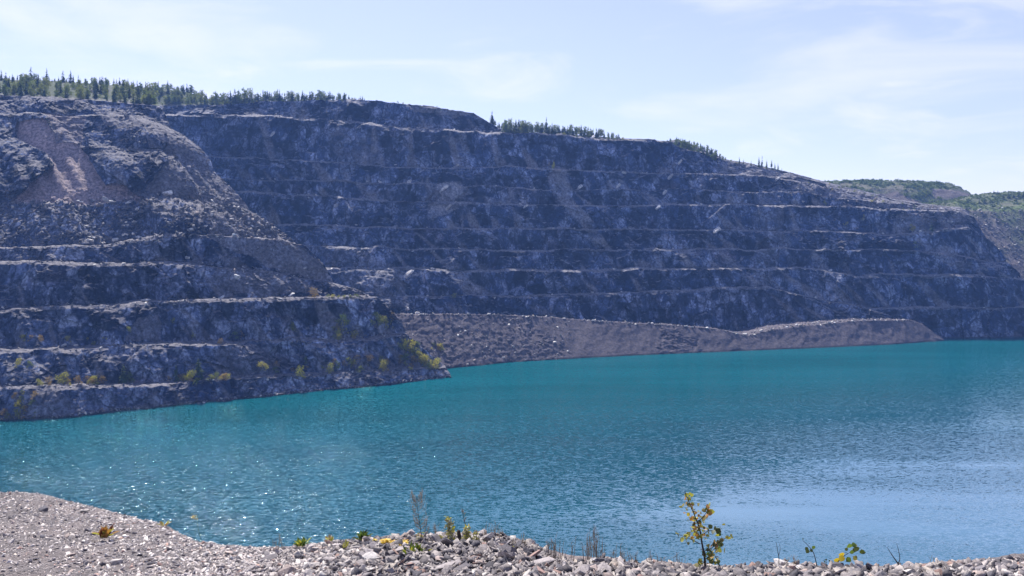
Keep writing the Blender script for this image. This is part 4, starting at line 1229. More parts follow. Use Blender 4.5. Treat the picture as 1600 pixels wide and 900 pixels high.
for i in range(64):
    x = -20 + i * 5.5 + U(-2, 2)
    kind = random.choices(['spruce', 'birch', 'pine'], [0.45, 0.35, 0.2])[0]
    j = cnts.get(kind, 0); cnts[kind] = j + 1
    plateau_tree(x, U(66, 96), float(sil(x)) + U(-2, 5), kind, f'{ordinal(j)} {TH_[kind]} from the left on the plateau skyline', 'trees on the skyline of the wooded plateau')
for x, yt, kind, lab in [(57, 103, 'pine', 'tallest ragged pine on the plateau skyline'), (82, 106, 'pine', 'ragged pine next along the skyline from the tallest one'), (107, 109, 'pine', 'narrow pine of the twin pair on the skyline'),
                         (118.5, 109, 'pine', 'broad pine of the twin pair on the skyline'), (12, 108, 'pine', 'thin-topped pine at the end of plateau skyline'), (298, 129, 'spruce', 'dark spruce where the plateau skyline drops')]:
    plateau_tree(x, 80 if x < 250 else 60, yt, kind, lab, None, 0.9 if kind == 'pine' else 1.0)
for rowi, (y0, y1, n, ph) in enumerate([(40, 66, 75, 'middle belt of the plateau'), (17, 40, 80, 'front belt of the plateau'), (2, 17, 70, 'edge belt of the plateau')]):
    for i in range(n):
        x = U(-20, 345)
        kind = random.choices(['spruce', 'birch', 'pine', 'greenbush'], [0.36, 0.40, 0.1, 0.14] if rowi < 2 else [0.2, 0.4, 0.1, 0.3])[0]
        sect = 'over the dark crag' if x < 70 else 'over the pink scree chute' if x < 150 else 'over the spur' if x < 250 else 'over the dark wall'
        hs = U(5.5, 10.5) if kind != 'greenbush' else U(2.5, 5)
        ylab = f'{"tall" if hs > 8.5 else "medium" if hs > 6.5 else "low"} {TH_[kind]} in the {ph} {sect}'
        b = plateau_ground(x, U(y0, y1))
        if b is None:
            continue
        plant_tree(kind, (b.x, b.y, b.z - 0.3), hs, ylab, 'trees filling the wooded plateau')

for i in range(44):
    b = plateau_ground(U(195, 345), U(0.5, 60))
    if b:
        plant_tree(random.choice(['greenbush', 'birch']), (b.x, b.y, b.z - 0.3), U(3.5, 7), 'leafy undergrowth bush where the plateau drops to the far rim', 'leafy undergrowth between plateau and far rim', 0, 1.3)

for a, b, n, ph in [(340, 590, 16, 'under the rim row above the dark wall'), (770, 975, 14, 'under the row above the highest ledge'), (1225, 1450, 22, 'on the sloping top of the rocky point'), (600, 760, 6, 'on the bald rim bump'), (1140, 1225, 6, 'along the falling rim')]:
    for _ in range(n):
        x = U(a, b)
        h = cast(x, float(rimM(x)) + U(2, 5) + (U(0, 14) if a == 1225 else 0), ('cliff',))
        if h:
            q = drop(h[0].x, h[0].y + U(0, 7), 'cliff')
            if q:
                plant_tree(random.choice(['greenbush', 'greenbush', 'bush']), (q.x, q.y, q.z - 0.15), U(1.2, 3.4), f'low bushy scrub {ph}', f'low scrub {ph}', 0, U(1.0, 1.5))

# bushes and little conifers on the headland ledges
def wall_plant(x, ybase, hpx, kind, label, group=None, keys=('head', 'spoil', 'cliff'), wide=1.0):
    h = cast(x, ybase, keys)
    if not h:
        return
    hh = 1.2 * hpx / F * h[0].y
    return plant_tree(kind, (h[0].x, h[0].y + 0.15 * hh, h[0].z - 0.05 * hh), hh, label, group, 0, wide)
for x, y, hp, kind, wd, lab in [
    (192, 599, 26, 'spruce', 1.3, 'small green conifer on the lowest ledge beside yellow bush'), (204, 598, 17, 'greenbush', 1.0, 'green bush next to the small conifer on the lowest ledge'),
    (97, 600, 18, 'bush', 1.0, 'yellow bush near the start of lowest ledge'), (75, 600, 11, 'rusty', 1.0, 'rusty little bush at the start of lowest ledge'),
    (122, 600, 13, 'rusty', 1.0, 'rusty bush between the yellow bush and the conifer'), (148, 600, 13, 'bush', 1.0, 'low yellow bush before the small conifer'), (160, 600, 12, 'rusty', 1.0, 'low rusty bush before the small conifer'),
    (274, 595, 21, 'spruce', 1.4, 'little conifer alone on the lowest ledge'), (309, 594, 30, 'spruce', 1.4, 'tallest conifer of the pair on the lowest ledge'), (299, 595, 17, 'bush', 1.0, 'yellow bush at the foot of tallest ledge conifer'),
    (314, 593, 15, 'spruce', 1.3, 'shorter conifer of the pair on the lowest ledge'), (263, 596, 9, 'rusty', 1.0, 'rusty tuft beside the lone ledge conifer'), (330, 594, 9, 'bush', 1.0, 'low yellow bush past the conifer pair'),
    (352, 592, 9, 'rusty', 1.0, 'rusty tuft past the conifer pair'), (413, 581, 14, 'bush', 1.0, 'round yellow bush low on the headland'), (468, 592, 20, 'bush', 0.7, 'upright yellow bush above the shore rocks'),
    (515, 584, 17, 'bush', 0.9, 'greenish yellow bush above the shore rocks'), (525, 580, 16, 'greenbush', 0.9, 'green bush next to the greenish yellow one above the shore'), (545, 574, 16, 'bush', 1.0, 'yellow bush low under the dark headland face'), (555, 572, 16, 'rusty', 1.0, 'rusty bush low under the dark headland face'),
    (597, 580, 18, 'bush', 1.0, 'bright yellow bush near the headland tip'), (534, 522, 22, 'bush', 0.8, 'yellow bush high on the headland gully'), (535, 508, 17, 'greenbush', 0.8, 'green bush at the head of the gully'), (549, 528, 20, 'bush', 0.9, 'yellow bush under the dark face of the gully'),
    (527, 530, 14, 'greenbush', 0.9, 'small green bush at the gully foot'), (455, 520, 17, 'bush', 0.7, 'lone yellow bush on the grey headland face'), (490, 466, 16, 'rusty', 0.9, 'orange bush on the grassy headland ledge'),
    (593, 508, 18, 'bush', 1.1, 'broad yellow bush on the saddle behind the headland'), (603, 514, 14, 'bush', 1.1, 'pale yellow bush on the saddle behind the headland'), (585, 502, 14, 'greenbush', 1.0, 'green bush on the saddle behind the headland'),
    (630, 548, 19, 'bush', 1.0, 'topmost yellow bush on the headland tip slope'), (640, 552, 22, 'bush', 1.0, 'tall yellow bush on the headland tip slope'), (648, 560, 18, 'bush', 1.0, 'yellow bush in the middle of the tip slope'), (655, 568, 20, 'bush', 1.0, 'yellow bush below the tall one on the tip slope'),
    (645, 572, 16, 'rusty', 1.0, 'rusty bush on the tip slope'), (663, 572, 18, 'bush', 1.0, 'yellow bush nearer the headland tip'), (680, 577, 17, 'bush', 1.1, 'last yellow bush at the headland tip'), (672, 577, 12, 'greenbush', 1.1, 'small green bush before the last one at the tip'),
    (292, 467, 12, 'greenbush', 0.7, 'small green bush on the headland road ledge'), (200, 520, 10, 'bush', 0.8, 'small yellow bush on the second ledge face'), (105, 536, 12, 'bush', 0.8, 'pale bush on the second ledge'), (300, 532, 14, 'bush', 0.8, 'yellow bush at the second ledge scree'),
    (378, 527, 10, 'rusty', 0.8, 'orange tuft at the end of second ledge'), (63, 536, 12, 'rusty', 0.7, 'brownish bush at the start of second ledge'), (28, 574, 15, 'bush', 0.7, 'yellow bush on the dark gully wall'), (45, 575, 12, 'greenbush', 0.7, 'green bush on the dark gully wall'),
    (24, 655, 16, 'bush', 1.0, 'yellow shrub at the waterline of the cove'), (38, 654, 20, 'rusty', 0.9, 'brown shrub at the waterline of the cove'), (12, 656, 12, 'greenbush', 1.1, 'low green shrub at the waterline of the cove'),
    (30, 640, 16, 'bush', 1.0, 'yellow shrub just above the cove waterline'), (52, 625, 14, 'rusty', 0.8, 'brown shrub higher over the cove'),
    (270, 506, 10, 'bush', 0.7, 'small yellowish bush on the face of second step'),
    (710, 466, 8, 'bush', 1.2, 'faint yellow bush on the low far ledge'), (865, 264, 12, 'bush', 0.6, 'pale bush on the long upper ledge by scree streak'), (858, 263, 9, 'rusty', 0.6, 'brown tuft on the long upper ledge by scree streak'),
    (1323, 355, 9, 'bush', 0.9, 'bright yellow bush on the dark recess of far wall'), (1350, 345, 10, 'bush', 0.6, 'small yellow bush above the dark recess'), (1290, 321, 9, 'bush', 0.8, 'yellow bush on the ledge toward the rocky point'),
    (1457, 362, 14, 'spruce', 1.3, 'dark little conifer on the shelf of the rocky point'), (1432, 388, 12, 'greenbush', 1.0, 'green bush on the slope of the rocky point'), (1425, 362, 12, 'bush', 0.9, 'yellow bush on the shelf of the rocky point')]:
    wall_plant(x, y, hp, kind, lab, None, wide=wd)
for x0, x1, y0, y1, n, ph in [(55, 175, 597, 603, 16, 'along the start of the lowest ledge'), (255, 360, 592, 597, 12, 'around the little conifers on the lowest ledge'), (615, 690, 540, 580, 22, 'on the slope of the headland tip'), (500, 610, 565, 582, 12, 'above the shore rocks of the headland'),
                              (520, 560, 500, 532, 9, 'in the headland gully'), (580, 615, 498, 516, 8, 'on the saddle behind the headland'), (5, 60, 610, 655, 12, 'on the slope over the cove'), (400, 480, 560, 590, 6, 'low on the headland face'), (30, 380, 528, 540, 9, 'along the second ledge')]:
    for _ in range(n):
        wall_plant(U(x0, x1), U(y0, y1), U(4, 11), random.choice(['bush', 'bush', 'rusty', 'greenbush']), f'small scrubby bush {ph}', f'small scrub {ph}', wide=U(0.9, 1.5))
for i, x in enumerate([512, 520, 529, 538, 547, 556]):
    wall_plant(x, 465, U(4, 6), random.choice(['bush', 'greenbush']), f'{ordinal(i)} low tuft in the grassy fringe of the headland ledge', 'low tufts on the grassy headland ledge', wide=1.4)

# ------------------------------------------------------------------ shrubs that cover the hills beyond
def shrub_cover(name, label, Vh, vg, n, smin, smax, seed):
    rnd = np.random.default_rng(seed)
    pts = Vh.reshape(-1, 3); w = np.clip(vg.ravel() - 0.35, 0, 1) ** 1.0
    pxx = 800 + F * pts[:, 0] / pts[:, 1]
    w = w * ((pxx > 1150) & (pxx < 1720))
    idx = rnd.choice(len(pts), n, p=w / w.sum())
    c0 = pts[idx] + rnd.normal(0, 1.6, (n, 3)) * np.array([1, 1, 0.05])
    sz = smin + (smax - smin) * rnd.random(n) ** 2
    vs, fs = [], []
    k = 26
    d = rnd.normal(0, 1, (n, k, 3)); d /= np.linalg.norm(d, axis=-1, keepdims=True)
    d *= rnd.random((n, k, 1)) ** 0.4
    d[..., 2] = np.abs(d[..., 2]) * 0.9
    cen = c0[:, None] + d * sz[:, None, None]
    a = rnd.normal(0, 1, (n, k, 3)); a /= np.linalg.norm(a, axis=-1, keepdims=True)
    b = np.cross(a, rnd.normal(0, 1, (n, k, 3))); b /= np.linalg.norm(b, axis=-1, keepdims=True)
    s = (sz * 0.34)[:, None, None]
    q = np.stack([cen - a * s, cen - b * s * 0.7, cen + a * s, cen + b * s * 0.7], 2)
    f = np.arange(n * k * 4).reshape(-1, 4)
    return tag(mesh_np(name, q.reshape(-1, 3), f, M_SHRUB), label, 'shrubs', kind='stuff')
shrub_cover('hill_shrubbery', 'dense green shrubs covering the flat-topped hill', Vmesa, vgm, 2600, 1.0, 3.4, 5)
shrub_cover('slope_shrubbery', 'scattered green shrubs on the far grey hillside', Vslope, vgs, 1900, 0.8, 2.6, 6)
for i, (x, yb, hp) in enumerate([(1545, 304, 4), (1553, 303, 6), (1559, 303, 6), (1530, 318, 9), (1538, 318, 8), (1548, 316, 7), (1575, 309, 9), (1584, 309, 9), (1592, 308, 9), (1599, 308, 10), (1567, 310, 7)]):
    h = cast(x, yb, ('slope',))
    if h:
        hh = hp / F * h[0].y
        plant_tree('spruce' if i < 3 else 'pine', (h[0].x, h[0].y, h[0].z - 0.2), hh, f'{ordinal(i)} small dark tree on the green shelf beyond the rocky point', 'small dark trees on the green shelf beyond the point', 0, 1.5)

# ------------------------------------------------------------------ plants on the gravel bank
def tube(pts, r0, r1, n=5, vs=None, fs=None):
    vs = [] if vs is None else vs; fs = [] if fs is None else fs
    pts = [Vector(p) for p in pts]
    base = len(vs)
    for i, p in enumerate(pts):
        d = (pts[min(i + 1, len(pts) - 1)] - pts[max(i - 1, 0)]).normalized()
        u = d.cross(Vector((0.3, 1, 0.1))).normalized(); w = d.cross(u)
        r = r0 + (r1 - r0) * i / (len(pts) - 1)
        for q in range(n):
            a = 2 * math.pi * q / n
            vs.append(tuple(p + u * math.cos(a) * r + w * math.sin(a) * r))
    for i in range(len(pts) - 1):
        for q in range(n):
            fs.append((base + i * n + q, base + i * n + (q + 1) % n, base + (i + 1) * n + (q + 1) % n, base + (i + 1) * n + q))
    fs.append(tuple(base + (len(pts) - 1) * n + q for q in range(n)))
    return vs, fs
def bez(pts, n=10, jit=0.0):
    """Smooth polyline through pts (Catmull-Rom)."""
    P_ = [Vector(p) for p in pts]
    P_ = [P_[0] * 2 - P_[1]] + P_ + [P_[-1] * 2 - P_[-2]]
    o = []
    for i in range(1, len(P_) - 2):
        for k in range(n):
            t = k / n
            a, b, c, d = P_[i - 1], P_[i], P_[i + 1], P_[i + 2]
            v = 0.5 * ((2 * b) + (c - a) * t + (2 * a - 5 * b + 4 * c - d) * t * t + (3 * b - a - 3 * c + d) * t ** 3)
            o.append(v + Vector((U(-jit, jit), U(-jit, jit), U(-jit, jit))))
    o.append(P_[-2])
    return o
class Leaves:
    def __init__(s):
        s.v, s.f, s.c = [], [], []
    def leaf(s, p, size, col, up=None, wide=0.62, q=None):
        """One leaf: a pointed oval folded along its midrib."""
        if q is None:
            q = Quaternion((random.gauss(0, 1), random.gauss(0, 1), random.gauss(0, 1), random.gauss(0, 1))).normalized()
        p = Vector(p); k = len(s.v)
        sh = [(0, 0, 0), (0.32, -0.5 * wide, 0.10), (0.68, -0.42 * wide, 0.09), (1, 0, -0.05), (0.68, 0.42 * wide, 0.09), (0.32, 0.5 * wide, 0.10), (0.5, 0, 0)]
        for a in sh:
            s.v.append(tuple(p + q @ (Vector(a) * size)))
        for a, b in ((0, 1), (1, 2), (2, 3), (3, 4), (4, 5), (5, 0)):
            s.f.append((k + 6, k + a, k + b))
        j = U(0.8, 1.2)
        s.c += [(col[0] * j, col[1] * j, col[2] * j)] * 7
    def build(s, name, parent, mat=None):
        return mesh_np(name, s.v, s.f, mat or M_TLEAF, parent, attrs={'tint': np.array(s.c)})
def pyd(name, vs, fs, mat, parent):
    me = bpy.data.meshes.new(name)
    me.from_pydata(vs, [], fs); me.update(); me.materials.append(mat)
    for p in me.polygons:
        p.use_smooth = True
    o = bpy.data.objects.new(name, me); C.objects.link(o); o.parent = parent
    return o
def at(px, py, Y):
    return Vector(P(px, py, Y).tolist())
def edgeY(x, d=0.0):
    return float(RY(x)) - d
def root_thing(name, label, cat, x, Y, group=None):
    z = float(bank_z(np.array(float(x)), np.array(float(Y))))
    t = thing(name, label, cat, ((x - 800) / F * Y, Y, z), group)
    return t, Vector(t.location)
LC = {'yg': (0.38, 0.37, 0.08), 'ol': (0.22, 0.20, 0.07), 'dg': (0.06, 0.08, 0.03), 'or': (0.38, 0.20, 0.07), 'rd': (0.22, 0.08, 0.05), 'gn': (0.11, 0.17, 0.04), 'ye': (0.62, 0.46, 0.05), 'pl': (0.36, 0.33, 0.24)}

# leafy sapling
Ys = edgeY(1100, 0.12)
t, b0 = root_thing('aspen_sapling', 'knee-high aspen sapling with yellow and brown leaves against the water', 'sapling', 1102, Ys)
def loc_pts(pts, Y, b0, dep=None):
    return [at(x, y, Y + (dep[i] if dep else 0)) - b0 for i, (x, y) in enumerate(pts)]
trunk_pts = bez(loc_pts([(1102, 897), (1101, 872), (1097, 850), (1094, 830), (1088, 812), (1081, 795), (1070, 768)], Ys, b0, [0, 0, 0.01, 0.02, 0, -0.01, 0.01]), 6)
trunk_pts[0] = Vector((0, 0, -0.02))
pyd('stem', *tube(trunk_pts, 0.0075, 0.002, 6), M_TWIG, t)
lv = Leaves()
def leafy_branch(pts, dep, r0, nleaf, spread, cols, size, name='branch', skip=0.25):
    bp = bez(loc_pts(pts, Ys, b0, dep), 6)
    pyd(name, *tube(bp, r0, 0.0012, 5), M_TWIG, t)
    for _ in range(nleaf):
        k = int(len(bp) * U(skip, 1.0)); k = min(k, len(bp) - 1)
        p = bp[k] + Vector((random.gauss(0, spread), random.gauss(0, spread), random.gauss(0, spread)))
        lv.leaf(p, size * U(0.7, 1.25), LC[random.choice(cols)], wide=0.85)
leafy_branch([(1094, 850), (1080, 843), (1068, 838), (1058, 835)], [0, -0.02, -0.04, -0.05], 0.003, 15, 0.014, ['yg', 'yg', 'gn', 'ol'], 0.032)
leafy_branch([(1090, 815), (1098, 808), (1104, 800), (1107, 794)], [0, 0.02, 0.03, 0.03], 0.003, 12, 0.013, ['yg', 'ol', 'dg', 'or'], 0.036)
leafy_branch([(1095, 838), (1106, 830), (1118, 828), (1126, 824)], [0, 0.03, 0.05, 0.05], 0.003, 12, 0.014, ['dg', 'gn', 'ol'], 0.034, skip=0.35)
leafy_branch([(1098, 862), (1112, 856), (1127, 845), (1138, 838)], [0, -0.02, -0.03, -0.03], 0.003, 12, 0.012, ['ol', 'or', 'dg', 'yg'], 0.034, skip=0.3)
leafy_branch([(1100, 875), (1108, 870), (1114, 860), (1121, 852)], [0, -0.03, -0.05, -0.05], 0.003, 44, 0.027, ['ol', 'gn', 'dg', 'yg', 'or'], 0.031, skip=0.1)
leafy_branch([(1101, 880), (1096, 877), (1092, 880), (1090, 884)], [0, -0.02, -0.03, -0.03], 0.003, 9, 0.010, ['yg', 'ol', 'dg'], 0.034)
leafy_branch([(1101, 882), (1108, 880), (1113, 880), (1117, 876)], [0, 0.02, 0.02, 0.03], 0.003, 11, 0.012, ['dg', 'ol', 'dg'], 0.038)
leafy_branch([(1093, 826), (1087, 832), (1083, 836), (1080, 841)], [0, -0.02, -0.03, -0.03], 0.002, 28, 0.023, ['yg', 'yg', 'ol', 'or'], 0.031, skip=0.0)
pyd('branch', *tube(bez(loc_pts([(1128, 897), (1125, 886), (1121, 876), (1117, 868)], Ys, b0), 4), 0.004, 0.002, 5), M_TWIG, t)
for _ in range(112):     # leaves along the leader
    k = int(U(0.45, 1.0) * (len(trunk_pts) - 1))
    sp = 0.024 if k < len(trunk_pts) * 0.85 else 0.012
    p = trunk_pts[k] + Vector((random.gauss(0, sp), random.gauss(0, sp), random.gauss(0, sp * 0.7)))
    lv.leaf(p, 0.025 * U(0.7, 1.25), LC[random.choice(['yg', 'yg', 'ye', 'ol', 'or', 'or', 'pl', 'dg'])], wide=0.85)
lv.build('foliage', t)

def seedling(name, label, cat, x, pts, Y, leaves, r0=0.0035, extra=()):
    t, b0 = root_thing(name, label, cat, x, Y)
    sp = bez(loc_pts(pts, Y, b0), 6)
    sp[0].z = min(sp[0].z, -0.01)
    pyd('stem', *tube(sp, r0, 0.0012, 5), M_TWIG, t)
    for e in extra:
        pyd('branch', *tube(bez(loc_pts(e, Y, b0), 5), r0 * 0.55, 0.001, 5), M_TWIG, t)
    if leaves:
        l = Leaves()
        for (lx, ly, s, c) in leaves:
            q = Quaternion((1, 0, 0), R(90) + U(-0.5, 0.5)) @ Quaternion((0, 0, 1), U(0, 6.28))
            l.leaf(at(lx, ly, Y + U(-0.02, 0.02)) - b0, s, LC[c], q=q, wide=0.95)
        l.build('foliage', t)
    return t
seedling('aspen_seedling', 'thin leaning seedling with two small leaves over the white stones', 'seedling', 1279, [(1279, 897), (1272, 866), (1264, 854), (1254, 844)], edgeY(1275, 0.05),
         [(1258, 855, 0.026, 'dg'), (1269, 853, 0.028, 'gn'), (1263, 858, 0.03, 'dg'), (1255, 841, 0.01, 'dg'), (1266, 858, 0.022, 'dg')])
seedling('aspen_seedling', 'leaning seedling with yellow lower leaves and dark green top leaves', 'seedling', 1300, [(1298, 897), (1306, 882), (1316, 871), (1328, 863), (1345, 856)], edgeY(1300, 0.05),
         [(1316, 867, 0.045, 'ye'), (1312, 876, 0.04, 'ye'), (1320, 865, 0.04, 'ye'), (1328, 856, 0.042, 'gn'), (1330, 852, 0.035, 'gn'), (1342, 860, 0.040, 'dg'), (1346, 858, 0.036, 'dg'), (1320, 860, 0.025, 'dg'), (1329, 871, 0.04, 'gn'), (1333, 869, 0.035, 'ol'), (1336, 863, 0.03, 'dg'), (1338, 850, 0.02, 'pl'), (1331, 866, 0.03, 'gn'), (1348, 862, 0.025, 'dg')], extra=[[(1328, 863), (1336, 856), (1338, 849)]])
seedling('bare_branch', 'bare dark forked branch sticking out of the stones', 'branch', 1412, [(1414, 900), (1404, 882), (1395, 869), (1386, 855)], edgeY(1410, 0.05), [], 0.006, [[(1403, 881), (1406, 873), (1404, 860), (1401, 849)]])
seedling('dry_twig', 'forked thin twig standing upright beside the black stone', 'twig', 1217, [(1217, 897), (1217, 872), (1215, 860), (1213, 848)], edgeY(1217, 0.05), [], 0.003, [[(1217, 868), (1219, 858), (1218, 849)]])
seedling('tiny_weed', 'tiny dark weed with small leaf buds between the two seedlings', 'weed', 1291, [(1291, 896), (1291, 886), (1291, 873)], edgeY(1291, 0.06), [(1287, 877, 0.012, 'dg'), (1291, 876, 0.014, 'dg'), (1295, 875, 0.012, 'dg'), (1288, 879, 0.01, 'dg')], 0.002)

# dry stalk clumps
def stalks(label, x0, x1, n, hlo, hhi, mat, Yd=0.03, side=True, group='dry stalk clumps along the bank edge', name='dry_stalks'):
    xc = (x0 + x1) / 2; Y = edgeY(xc, Yd)
    t, b0 = root_thing(name, label, 'dry stalks', xc, Y, group)
    for i in range(int(n * 1.9)):
        vs, fs = [], []
        x = U(x0, x1); yb = float(RP(x)) + 5
        top = yb - 1.2 * U(hlo, hhi) * (1.0 if n < 3 else (0.55 + 0.45 * math.sin(math.pi * (x - x0) / max(1, x1 - x0))))
        dx = random.gauss(0, 2.5)
        dep = U(-0.12, 0.06)
        sp = bez([at(x, yb + 3, Y + dep) - b0, at(x + dx * 0.4, (yb + top) / 2, Y + dep) - b0, at(x + dx, top, Y + dep) - b0], 4, 0.0008)
        tube(sp, 0.0019, 0.0010, 4, vs, fs)
        if side:
            for _ in range(random.randint(1, 4)):
                k = random.randint(3, len(sp) - 2)
                e = sp[k] + Vector((U(-0.022, 0.022), U(-0.01, 0.01), U(0.02, 0.05)))
                tube([sp[k], (sp[k] + e) / 2 + Vector((0, 0, 0.004)), e], 0.0013, 0.0008, 3, vs, fs)
        pyd('stalk', vs, fs, mat, t)
    return t
M_DRY = NT('weathered_stalk').done((0.20, 0.165, 0.135), 0.9)
stalks('thin dry stalk clump at the shoulder beyond the grey slab', 853, 883, 11, 18, 34, M_DRY)
stalks('lone dark dry stalk between two stalk clumps', 891, 898, 3, 24, 42, M_DRY)
stalks('tallest dense clump of dry stalks on the bank edge', 912, 944, 17, 24, 56, M_DRY)
stalks('sparse dry stalks after the tallest clump', 955, 978, 8, 16, 32, M_DRY)
stalks('short sparse dry stalks on the low bank edge', 982, 1000, 5, 14, 26, M_DRY)
stalks('pair of thin dry stalks approaching the sapling', 1011, 1022, 4, 16, 40, M_DRY)
stalks('small tuft of dry stalks just before the sapling', 1027, 1036, 4, 14, 32, M_DRY)
stalks('faint dry stalks close beside the sapling', 1048, 1068, 5, 12, 28, M_DRY)
stalks('fine dry stalks among the stones by the low green tuft', 425, 446, 7, 10, 22, M_STRAW)

stalks('straw coloured grass stems behind the yellow flowers', 664, 690, 8, 14, 30, M_STRAW)
stalks('straw coloured grass stems past the dark stump', 752, 785, 11, 12, 28, M_STRAW)
stalks('straw coloured grass stems on the dark shoulder of the bank', 800, 838, 9, 8, 20, M_STRAW)
stalks('thin straw stems between the forked twig and the seedlings', 1226, 1250, 4, 12, 26, M_STRAW)
stalks('thin straw stems past the bare dark branch', 1440, 1475, 5, 10, 22, M_STRAW)

# tall dry weed with fine branches
def tall_weed(label, x, top, base, Y, n, wpx, mat, name='dry_weed'):
    t, b0 = root_thing(name, label, 'dry weed', x, Y)
    H = base - top
    sp = bez([at(x + 4, base, Y) - b0, at(x + 2, base - 0.4 * H, Y) - b0, at(x - 3, base - 0.75 * H, Y) - b0, at(x - 5, top, Y) - b0], 6)
    sp[0] = Vector((sp[0].x, sp[0].y, -0.02))
    pyd('stem', *tube(sp, 0.004, 0.0012, 5), M_TWIG, t)
    vs, fs = [], []
    for i in range(n):
        k = int(U(0.3, 0.97) * (len(sp) - 1)); s = random.choice([-1, 1])
        f = 1 - abs(k / len(sp) - 0.55)
        L = wpx / F * Y * f * U(0.5, 1.0)
        e = sp[k] + Vector((s * L * 0.55, U(-0.4, 0.4) * L, L * U(0.8, 1.5)))
        m_ = (sp[k] + e) / 2 + Vector((s * L * 0.15, 0, -L * 0.1))
        br = [sp[k], m_, e]
        tube(br, 0.0018, 0.0010, 3, vs, fs)
        for _ in range(7):
            q = sp[k].lerp(e, U(0.35, 1.0))
            tube([q, q + Vector((U(-0.01, 0.01), U(-0.01, 0.01), U(0.006, 0.02)))], 0.0012, 0.0008, 3, vs, fs)
    pyd('branches', vs, fs, mat, t)
    return t
tall_weed('tall wispy dry weed rising behind the yellow flowers', 656, 776, 872, edgeY(656, 0.45), 40, 26, M_DRY)
tall_weed('thin bare weed stem behind the pale mullein spikes', 727, 793, 850, edgeY(727, 0.15), 5, 6, M_DRY)

# pale fuzzy spikes and weeds
def spike(label, x, top, base, Y, wpx, cols, n, name='mullein_spike', lean=0, cat='weed', group=None, leafsz=0.016):
    t, b0 = root_thing(name, label, cat, x, Y, group)
    sp = bez([at(x, base, Y) - b0, at(x + lean * 0.5, (base + top) / 2, Y) - b0, at(x + lean, top, Y) - b0], 8)
    sp[0] = Vector((sp[0].x, sp[0].y, -0.02))
    pyd('stem', *tube(sp, 0.004, 0.002, 5), M_GSTEM, t)
    l = Leaves(); w = wpx / F * Y
    for _ in range(n):
        k = int(U(0.12, 1.0) * (len(sp) - 1)); g = 1 - 0.6 * k / len(sp)
        l.leaf(sp[k] + Vector((random.gauss(0, w * 0.42 * g), random.gauss(0, w * 0.42 * g), random.gauss(0, 0.006))), leafsz * U(0.7, 1.3), LC[random.choice(cols)], wide=0.5)
    l.build('foliage', t)
    return t
spike('tall pale mullein spike leaning over the water', 711, 807, 868, edgeY(711, 0.35), 14, ['pl', 'yg', 'pl', 'ol'], 300, lean=-12, leafsz=0.026)
spike('pale mullein spike beside the dark stump', 731, 822, 868, edgeY(731, 0.4), 12, ['pl', 'yg', 'pl'], 230, lean=-2, leafsz=0.026)
spike('short pale mullein spike with round head', 744, 830, 868, edgeY(744, 0.4), 10, ['pl', 'pl', 'yg'], 140, leafsz=0.02)
for x, tp, lab in [(722, 842, 'bushy pale weed at the dark stump'), (737, 843, 'bushy pale weed between the mullein spikes'), (752, 845, 'low bushy pale weed past the mullein spikes'), (700, 848, 'low pale weed before the mullein spikes'), (690, 836, 'greyish green weed on the lip before the spikes'), (768, 856, 'small dry weed past the spikes'), (795, 855, 'yellowish weed on the dark shoulder of the bank'), (640, 845, 'pale low weed behind the yellow flowers'), (652, 832, 'pale weed at the foot of the tall wispy weed')]:
    spike(lab, x, tp, 874, edgeY(x, 0.42), 15, ['pl', 'yg', 'ol', 'pl'], 110, leafsz=0.02, name='pale_weed', lean=U(-4, 4))
# dark stump
t, b0 = root_thing('dead_stump', 'short dark dead stump among the pale weeds', 'stump', 716, edgeY(716, 0.4))
pyd('wood', *tube([Vector((0, 0, -0.03)), Vector((0.002, 0, 0.05)), Vector((-0.004, 0, 0.10)), Vector((-0.002, 0.005, 0.115))], 0.020, 0.013, 8), M_TWIG, t)

# yellow flowers
def flowers(label, x, y, wpx, n, Y):
    t, b0 = root_thing('yellow_flowers', label, 'flower', x, Y)
    vs, fs = [], []
    l = Leaves()
    for _ in range(n):
        p = at(x + random.gauss(0, wpx * 0.38), y - 5 + random.gauss(0, wpx * 0.3), Y + U(-0.05, 0.05)) - b0
        p.z = max(p.z, 0.06)
        tube([Vector((p.x * 0.5, p.y * 0.5, -0.01)), p * 0.6 + Vector((0, 0, 0.004)), p], 0.0012, 0.0008, 3, vs, fs)
        for a in range(7):
            q = Quaternion((0, 0, 1), a * 0.9 + U(-0.2, 0.2)) @ Quaternion((0, 1, 0), U(-0.5, 0.1))
            l.leaf(p, 0.024, LC['ye'] if random.random() < 0.8 else (0.55, 0.30, 0.03), wide=0.6, q=q)
    pyd('stem', vs, fs, M_GSTEM, t)
    l.build('flower_heads', t)
flowers('big patch of yellow flowers among the stones', 605, 855, 14, 26, edgeY(605, 0.75))
flowers('small patch of yellow flowers near the bright grass tuft', 629, 860, 9, 13, edgeY(629, 0.8))
def tuft(label, x, y, wpx, hpx, n, cols, Y, name='grass_tuft', wide=0.14, cat='grass tuft'):
    t, b0 = root_thing(name, label, cat, x, Y)
    l = Leaves()
    for _ in range(n):
        a = U(0, 6.28); L = hpx / F * Y * U(0.6, 1.15)
        tl = U(0.1, 1.15)
        d = Vector((math.cos(a) * math.sin(tl), math.sin(a) * math.sin(tl), math.cos(tl)))
        q = d.to_track_quat('X', 'Z')
        b = Vector((U(-1, 1) * wpx * 0.25 / F * Y, U(-0.04, 0.04), 0))
        l.leaf(b, L, LC[random.choice(cols)], wide=wide, q=q)
    l.build('blades', t)
    return t
tuft('bright yellow green grass tuft below the yellow flowers', 645, 878, 40, 20, 70, ['gn', 'yg', 'yg', 'gn'], edgeY(645, 1.05))
